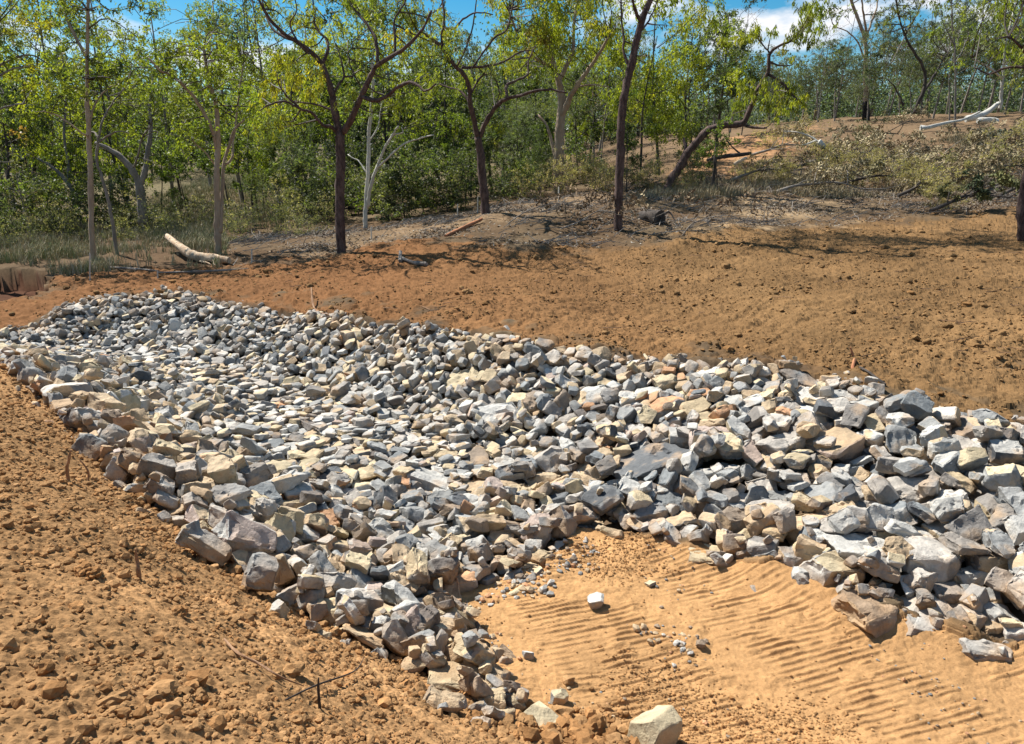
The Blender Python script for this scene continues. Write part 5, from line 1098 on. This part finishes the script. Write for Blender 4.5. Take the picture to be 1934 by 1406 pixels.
# logs, stumps, sticks and stakes
def log(name, pts, rads, bark, label, cat, n=12, extra=None, group=None, wob=0.0):
    b = Vector(pts[0]); q = smooth_line([tuple(p) for p in pts], 5); r_ = np.interp(np.linspace(0, 1, len(q)), np.linspace(0, 1, len(rads)), rads); r_ = r_ * (1 + 0.05 * np.random.default_rng(len(label)).normal(0, 1, len(q)))
    m = MB(); V, F = tube(q, r_, n); m.add(V, F)
    for e in (extra or []):
        q = smooth_line([tuple(p) for p in e[0]], 4); V, F = tube(q, np.linspace(e[1], e[2], len(q)), 7); m.add(V, F)
    o = m.build(name, BARK[bark], None, tuple(b), sharp=math.radians(50)); o.location = b; tag(o, label, cat, group); return o
def GP(u, v, lift=0.0): p = hit(u, v); p.z = gz(p.x, p.y) + lift; return p
L0 = [GP(320,478,0.48), GP(340,486,0.32), GP(365,491,0.17), GP(390,493,0.14), GP(410,494,0.13), GP(433,495,0.12)]
log('fallen_log', L0, [0.085, 0.115, 0.135, 0.13, 0.12, 0.09], 'log', 'thick peeled cream log with its left end raised, on the grass edge', 'log',
    extra=[([GP(378,494,0.06), GP(392,496,0.04), GP(398,497,0.03)], 0.035, 0.01), ([GP(402,494,0.1), GP(404,499,0.05), GP(408,502,0.03)], 0.04, 0.012)])
log('broken_log', [GP(757,499,0.09), GP(772,501,0.05), GP(790,504,0.06), GP(806,506,0.06)], [0.06, 0.035, 0.055, 0.05], 'grey', 'short pale-ended broken log on the shaded dirt below the sprawling tree', 'log', extra=[([GP(756,503,0.03), GP(757,494,0.17)], 0.05, 0.045)])
log('fallen_branch', [GP(842,448,0.03), GP(862,440,0.06), GP(885,430,0.08), GP(910,420,0.10)], [0.05, 0.055, 0.06, 0.05], 'red_wood', 'straight orange-red stick lying along the litter by the sprawling forked tree', 'branch')
log('hollow_stump', [GP(1212,412,0.10), GP(1228,417,0.16), GP(1246,422,0.20)], [0.14, 0.2, 0.22], 'dark', 'dark hollow fallen stump with roots right of the tall dark trunk', 'stump', extra=[([GP(1246,422,0.2), GP(1262,420,0.3), GP(1275,423,0.1)], 0.05, 0.015), ([GP(1240,420,0.2), GP(1256,410,0.35)], 0.04, 0.012)])
log('fallen_branch', [P(1335,303,34), P(1360,297,34.2), P(1385,294,34.4), P(1418,290,34.6)], [0.05, 0.09, 0.09, 0.07], 'dark', 'dark straight branch propped across the orange hill patch', 'branch', extra=[([P(1400,292,34.5), P(1385,280,34.6), P(1375,268,34.7), P(1370,262,34.8)], 0.04, 0.015)])
log('fallen_branch', [P(1386,311,33), P(1400,303,33), P(1410,299,33.1)], [0.07, 0.07, 0.06], 'log', 'short yellow-ended cut branch by the orange hill patch', 'branch')
log('dead_post', [P(1346,350,31), P(1350,315,31), P(1353,280,31), P(1354,244,31)], [0.075, 0.065, 0.06, 0.05], 'dark', 'thin dark upright stem standing under the arch of the leaning tree', 'dead stem')
log('fallen_log', [P(1823,226,42), P(1840,222,42), P(1862,214,42.5), P(1880,200,43), P(1888,195,43)], [0.16, 0.16, 0.14, 0.12, 0.1], 'white', 'white fallen trunk slanting up to the right on the crest', 'log')
log('fallen_log', [P(1846,229,41), P(1862,227,41), P(1884,229,41)], [0.13, 0.15, 0.12], 'white', 'short white trunk lying flat beneath the slanting white one', 'log')
log('fallen_branch', [P(1738,242,39), P(1752,241,39), P(1790,232,40), P(1820,226,40.5), P(1850,212,41)], [0.14, 0.09, 0.07, 0.06, 0.05], 'white', 'long pale branch with a bright white sawn end', 'branch')
log('splintered_wood', [P(1545,268,38), P(1552,275,38), P(1558,283,38)], [0.15, 0.16, 0.10], 'white', 'bright white splintered wood in the brush', 'log', extra=[([P(1545,268,38), P(1530,258,38.2), P(1505,250,38.5), P(1480,248,39)], 0.05, 0.02), ([P(1540,266,38), P(1525,272,37.8), P(1515,274,37.8)], 0.05, 0.02)])
log('fallen_branch', [P(1840,542,14.6), P(1862,540,14.6), P(1885,535,14.7), P(1898,540,14.6), P(1905,548,14.4)], [0.012, 0.03, 0.045, 0.035, 0.02], 'log', 'forked bleached branch on the dirt slope near the right edge', 'branch')
log('bent_stick', [GP(1607,706,-0.03), GP(1612,695,0.04) , P(1613,680,9.9), P(1609,665,9.95), P(1606,656,9.95)], [0.02, 0.022, 0.018, 0.015, 0.008], 'red_wood', 'bent rusty stick standing upright above the rock edge', 'stick', 7)
log('dark_stick', [GP(1622,708,0.02), GP(1640,722,0.025), GP(1670,743,0.03)], [0.012, 0.016, 0.014], 'dark', 'straight dark stick lying on dirt right of the bent rusty one', 'stick', 7)
log('fallen_branch', [GP(590,568,0.25), GP(592,588,0.10), GP(603,600,0.05), GP(628,608,0.04)], [0.015, 0.022, 0.022, 0.01], 'stick', 'curved pale root sticking out at the top of the far rocks', 'branch', 7)
log('upright_stick', [GP(262,1095,-0.05), P(262,1080,GP(262,1095).y - 0.02), P(259,1060,GP(262,1095).y), P(256,1037,GP(262,1095).y)], [0.011, 0.012, 0.010, 0.004], 'stick', 'pointed brown stick poking straight out of the clods', 'stick', 7)
yb = GP(604,1340).y
log('upright_stick', [GP(604,1342,-0.04), P(603,1325,yb), P(601,1300,yb), P(602,1280,yb)], [0.007, 0.007, 0.006, 0.003], 'dark', 'thin dark stick upright in the lower middle of the bank', 'stick', 7)
log('bent_root', [GP(128,905,-0.02), P(127,885,GP(128,905).y), P(130,868,GP(128,905).y), P(134,850,GP(128,905).y)], [0.013, 0.013, 0.011, 0.006], 'stick', 'short curved root standing near the crest of the earth bank', 'root', 7)
log('bent_root', [GP(165,905,-0.02), P(167,893,GP(165,905).y), P(160,880,GP(165,905).y), P(150,868,GP(165,905).y)], [0.008, 0.009, 0.007, 0.004], 'stick', 'thin hooked root right of the thicker curved root', 'root', 7)
log('fallen_branch', [GP(425,1218,0.02), GP(450,1248,0.03), GP(490,1275,0.03), GP(530,1298,0.03), GP(575,1305,0.02)], [0.005, 0.007, 0.006, 0.005, 0.002], 'stick', 'long dark curved twig lying across the clods of the near bank', 'branch', 7)
log('thin_twig', [GP(540,1330,0.02), GP(600,1310,0.05), GP(670,1280,0.06), GP(690,1268,0.09)], [0.004, 0.005, 0.004, 0.002], 'dark', 'fine dark twig crossing the smooth streak of the bank', 'stick', 5)
# smooth scraped streaks on the bank are ridges of packed earth
def stake(u, v0, v1, Y, label, w_=0.022, bark='white'):
    a, b = P(u, v0, Y), P(u + 0.3, v1, Y); g_ = gz(a.x, a.y); a.z = min(a.z, g_) - 0.1; m = MB()
    V, F = tube([tuple(a), tuple((a + b) / 2), tuple(b - Vector((0, 0, 0.03))), tuple(b)], (w_, w_, w_, w_ * 0.3), 4); m.add(V, F)
    o = m.build('survey_stake', BARK[bark], None, tuple(a), smooth=False); o.location = a; tag(o, label, 'stake', 'survey stakes')
stake(169, 538, 478, 20, 'tallest white survey stake, at the left end of the dirt edge', 0.022)
stake(297, 524, 512, 19.5, 'very short pale stake beside the low rope of grass', 0.022)
stake(475, 508, 470, 21.5, 'thin pale stake right of the peeled log')
stake(701, 462, 428, 24.5, 'pale stake between the widest tree and the bare track')
stake(902, 402, 372, 28, 'pale stake just left of the sprawling forked tree')
stake(1055, 386, 352, 30, 'white stake in front of the thick grey trunk', 0.028)
stake(864, 412, 385, 29, 'pale stake farther left of the sprawling forked tree')
log('fallen_branch', [GP(180,505,0.04), GP(225,511,0.06), GP(262,515,0.05), GP(300,518,0.04)], [0.03, 0.035, 0.03, 0.015], 'grey', 'long grey branch lying low along the dirt edge at left', 'branch', 7)
log('fallen_branch', [GP(300,519,0.03), GP(360,519,0.05), GP(430,515,0.05), GP(470,513,0.03)], [0.02, 0.03, 0.025, 0.01], 'grey', 'thin grey pole on the ground in front of the peeled log', 'branch', 7)
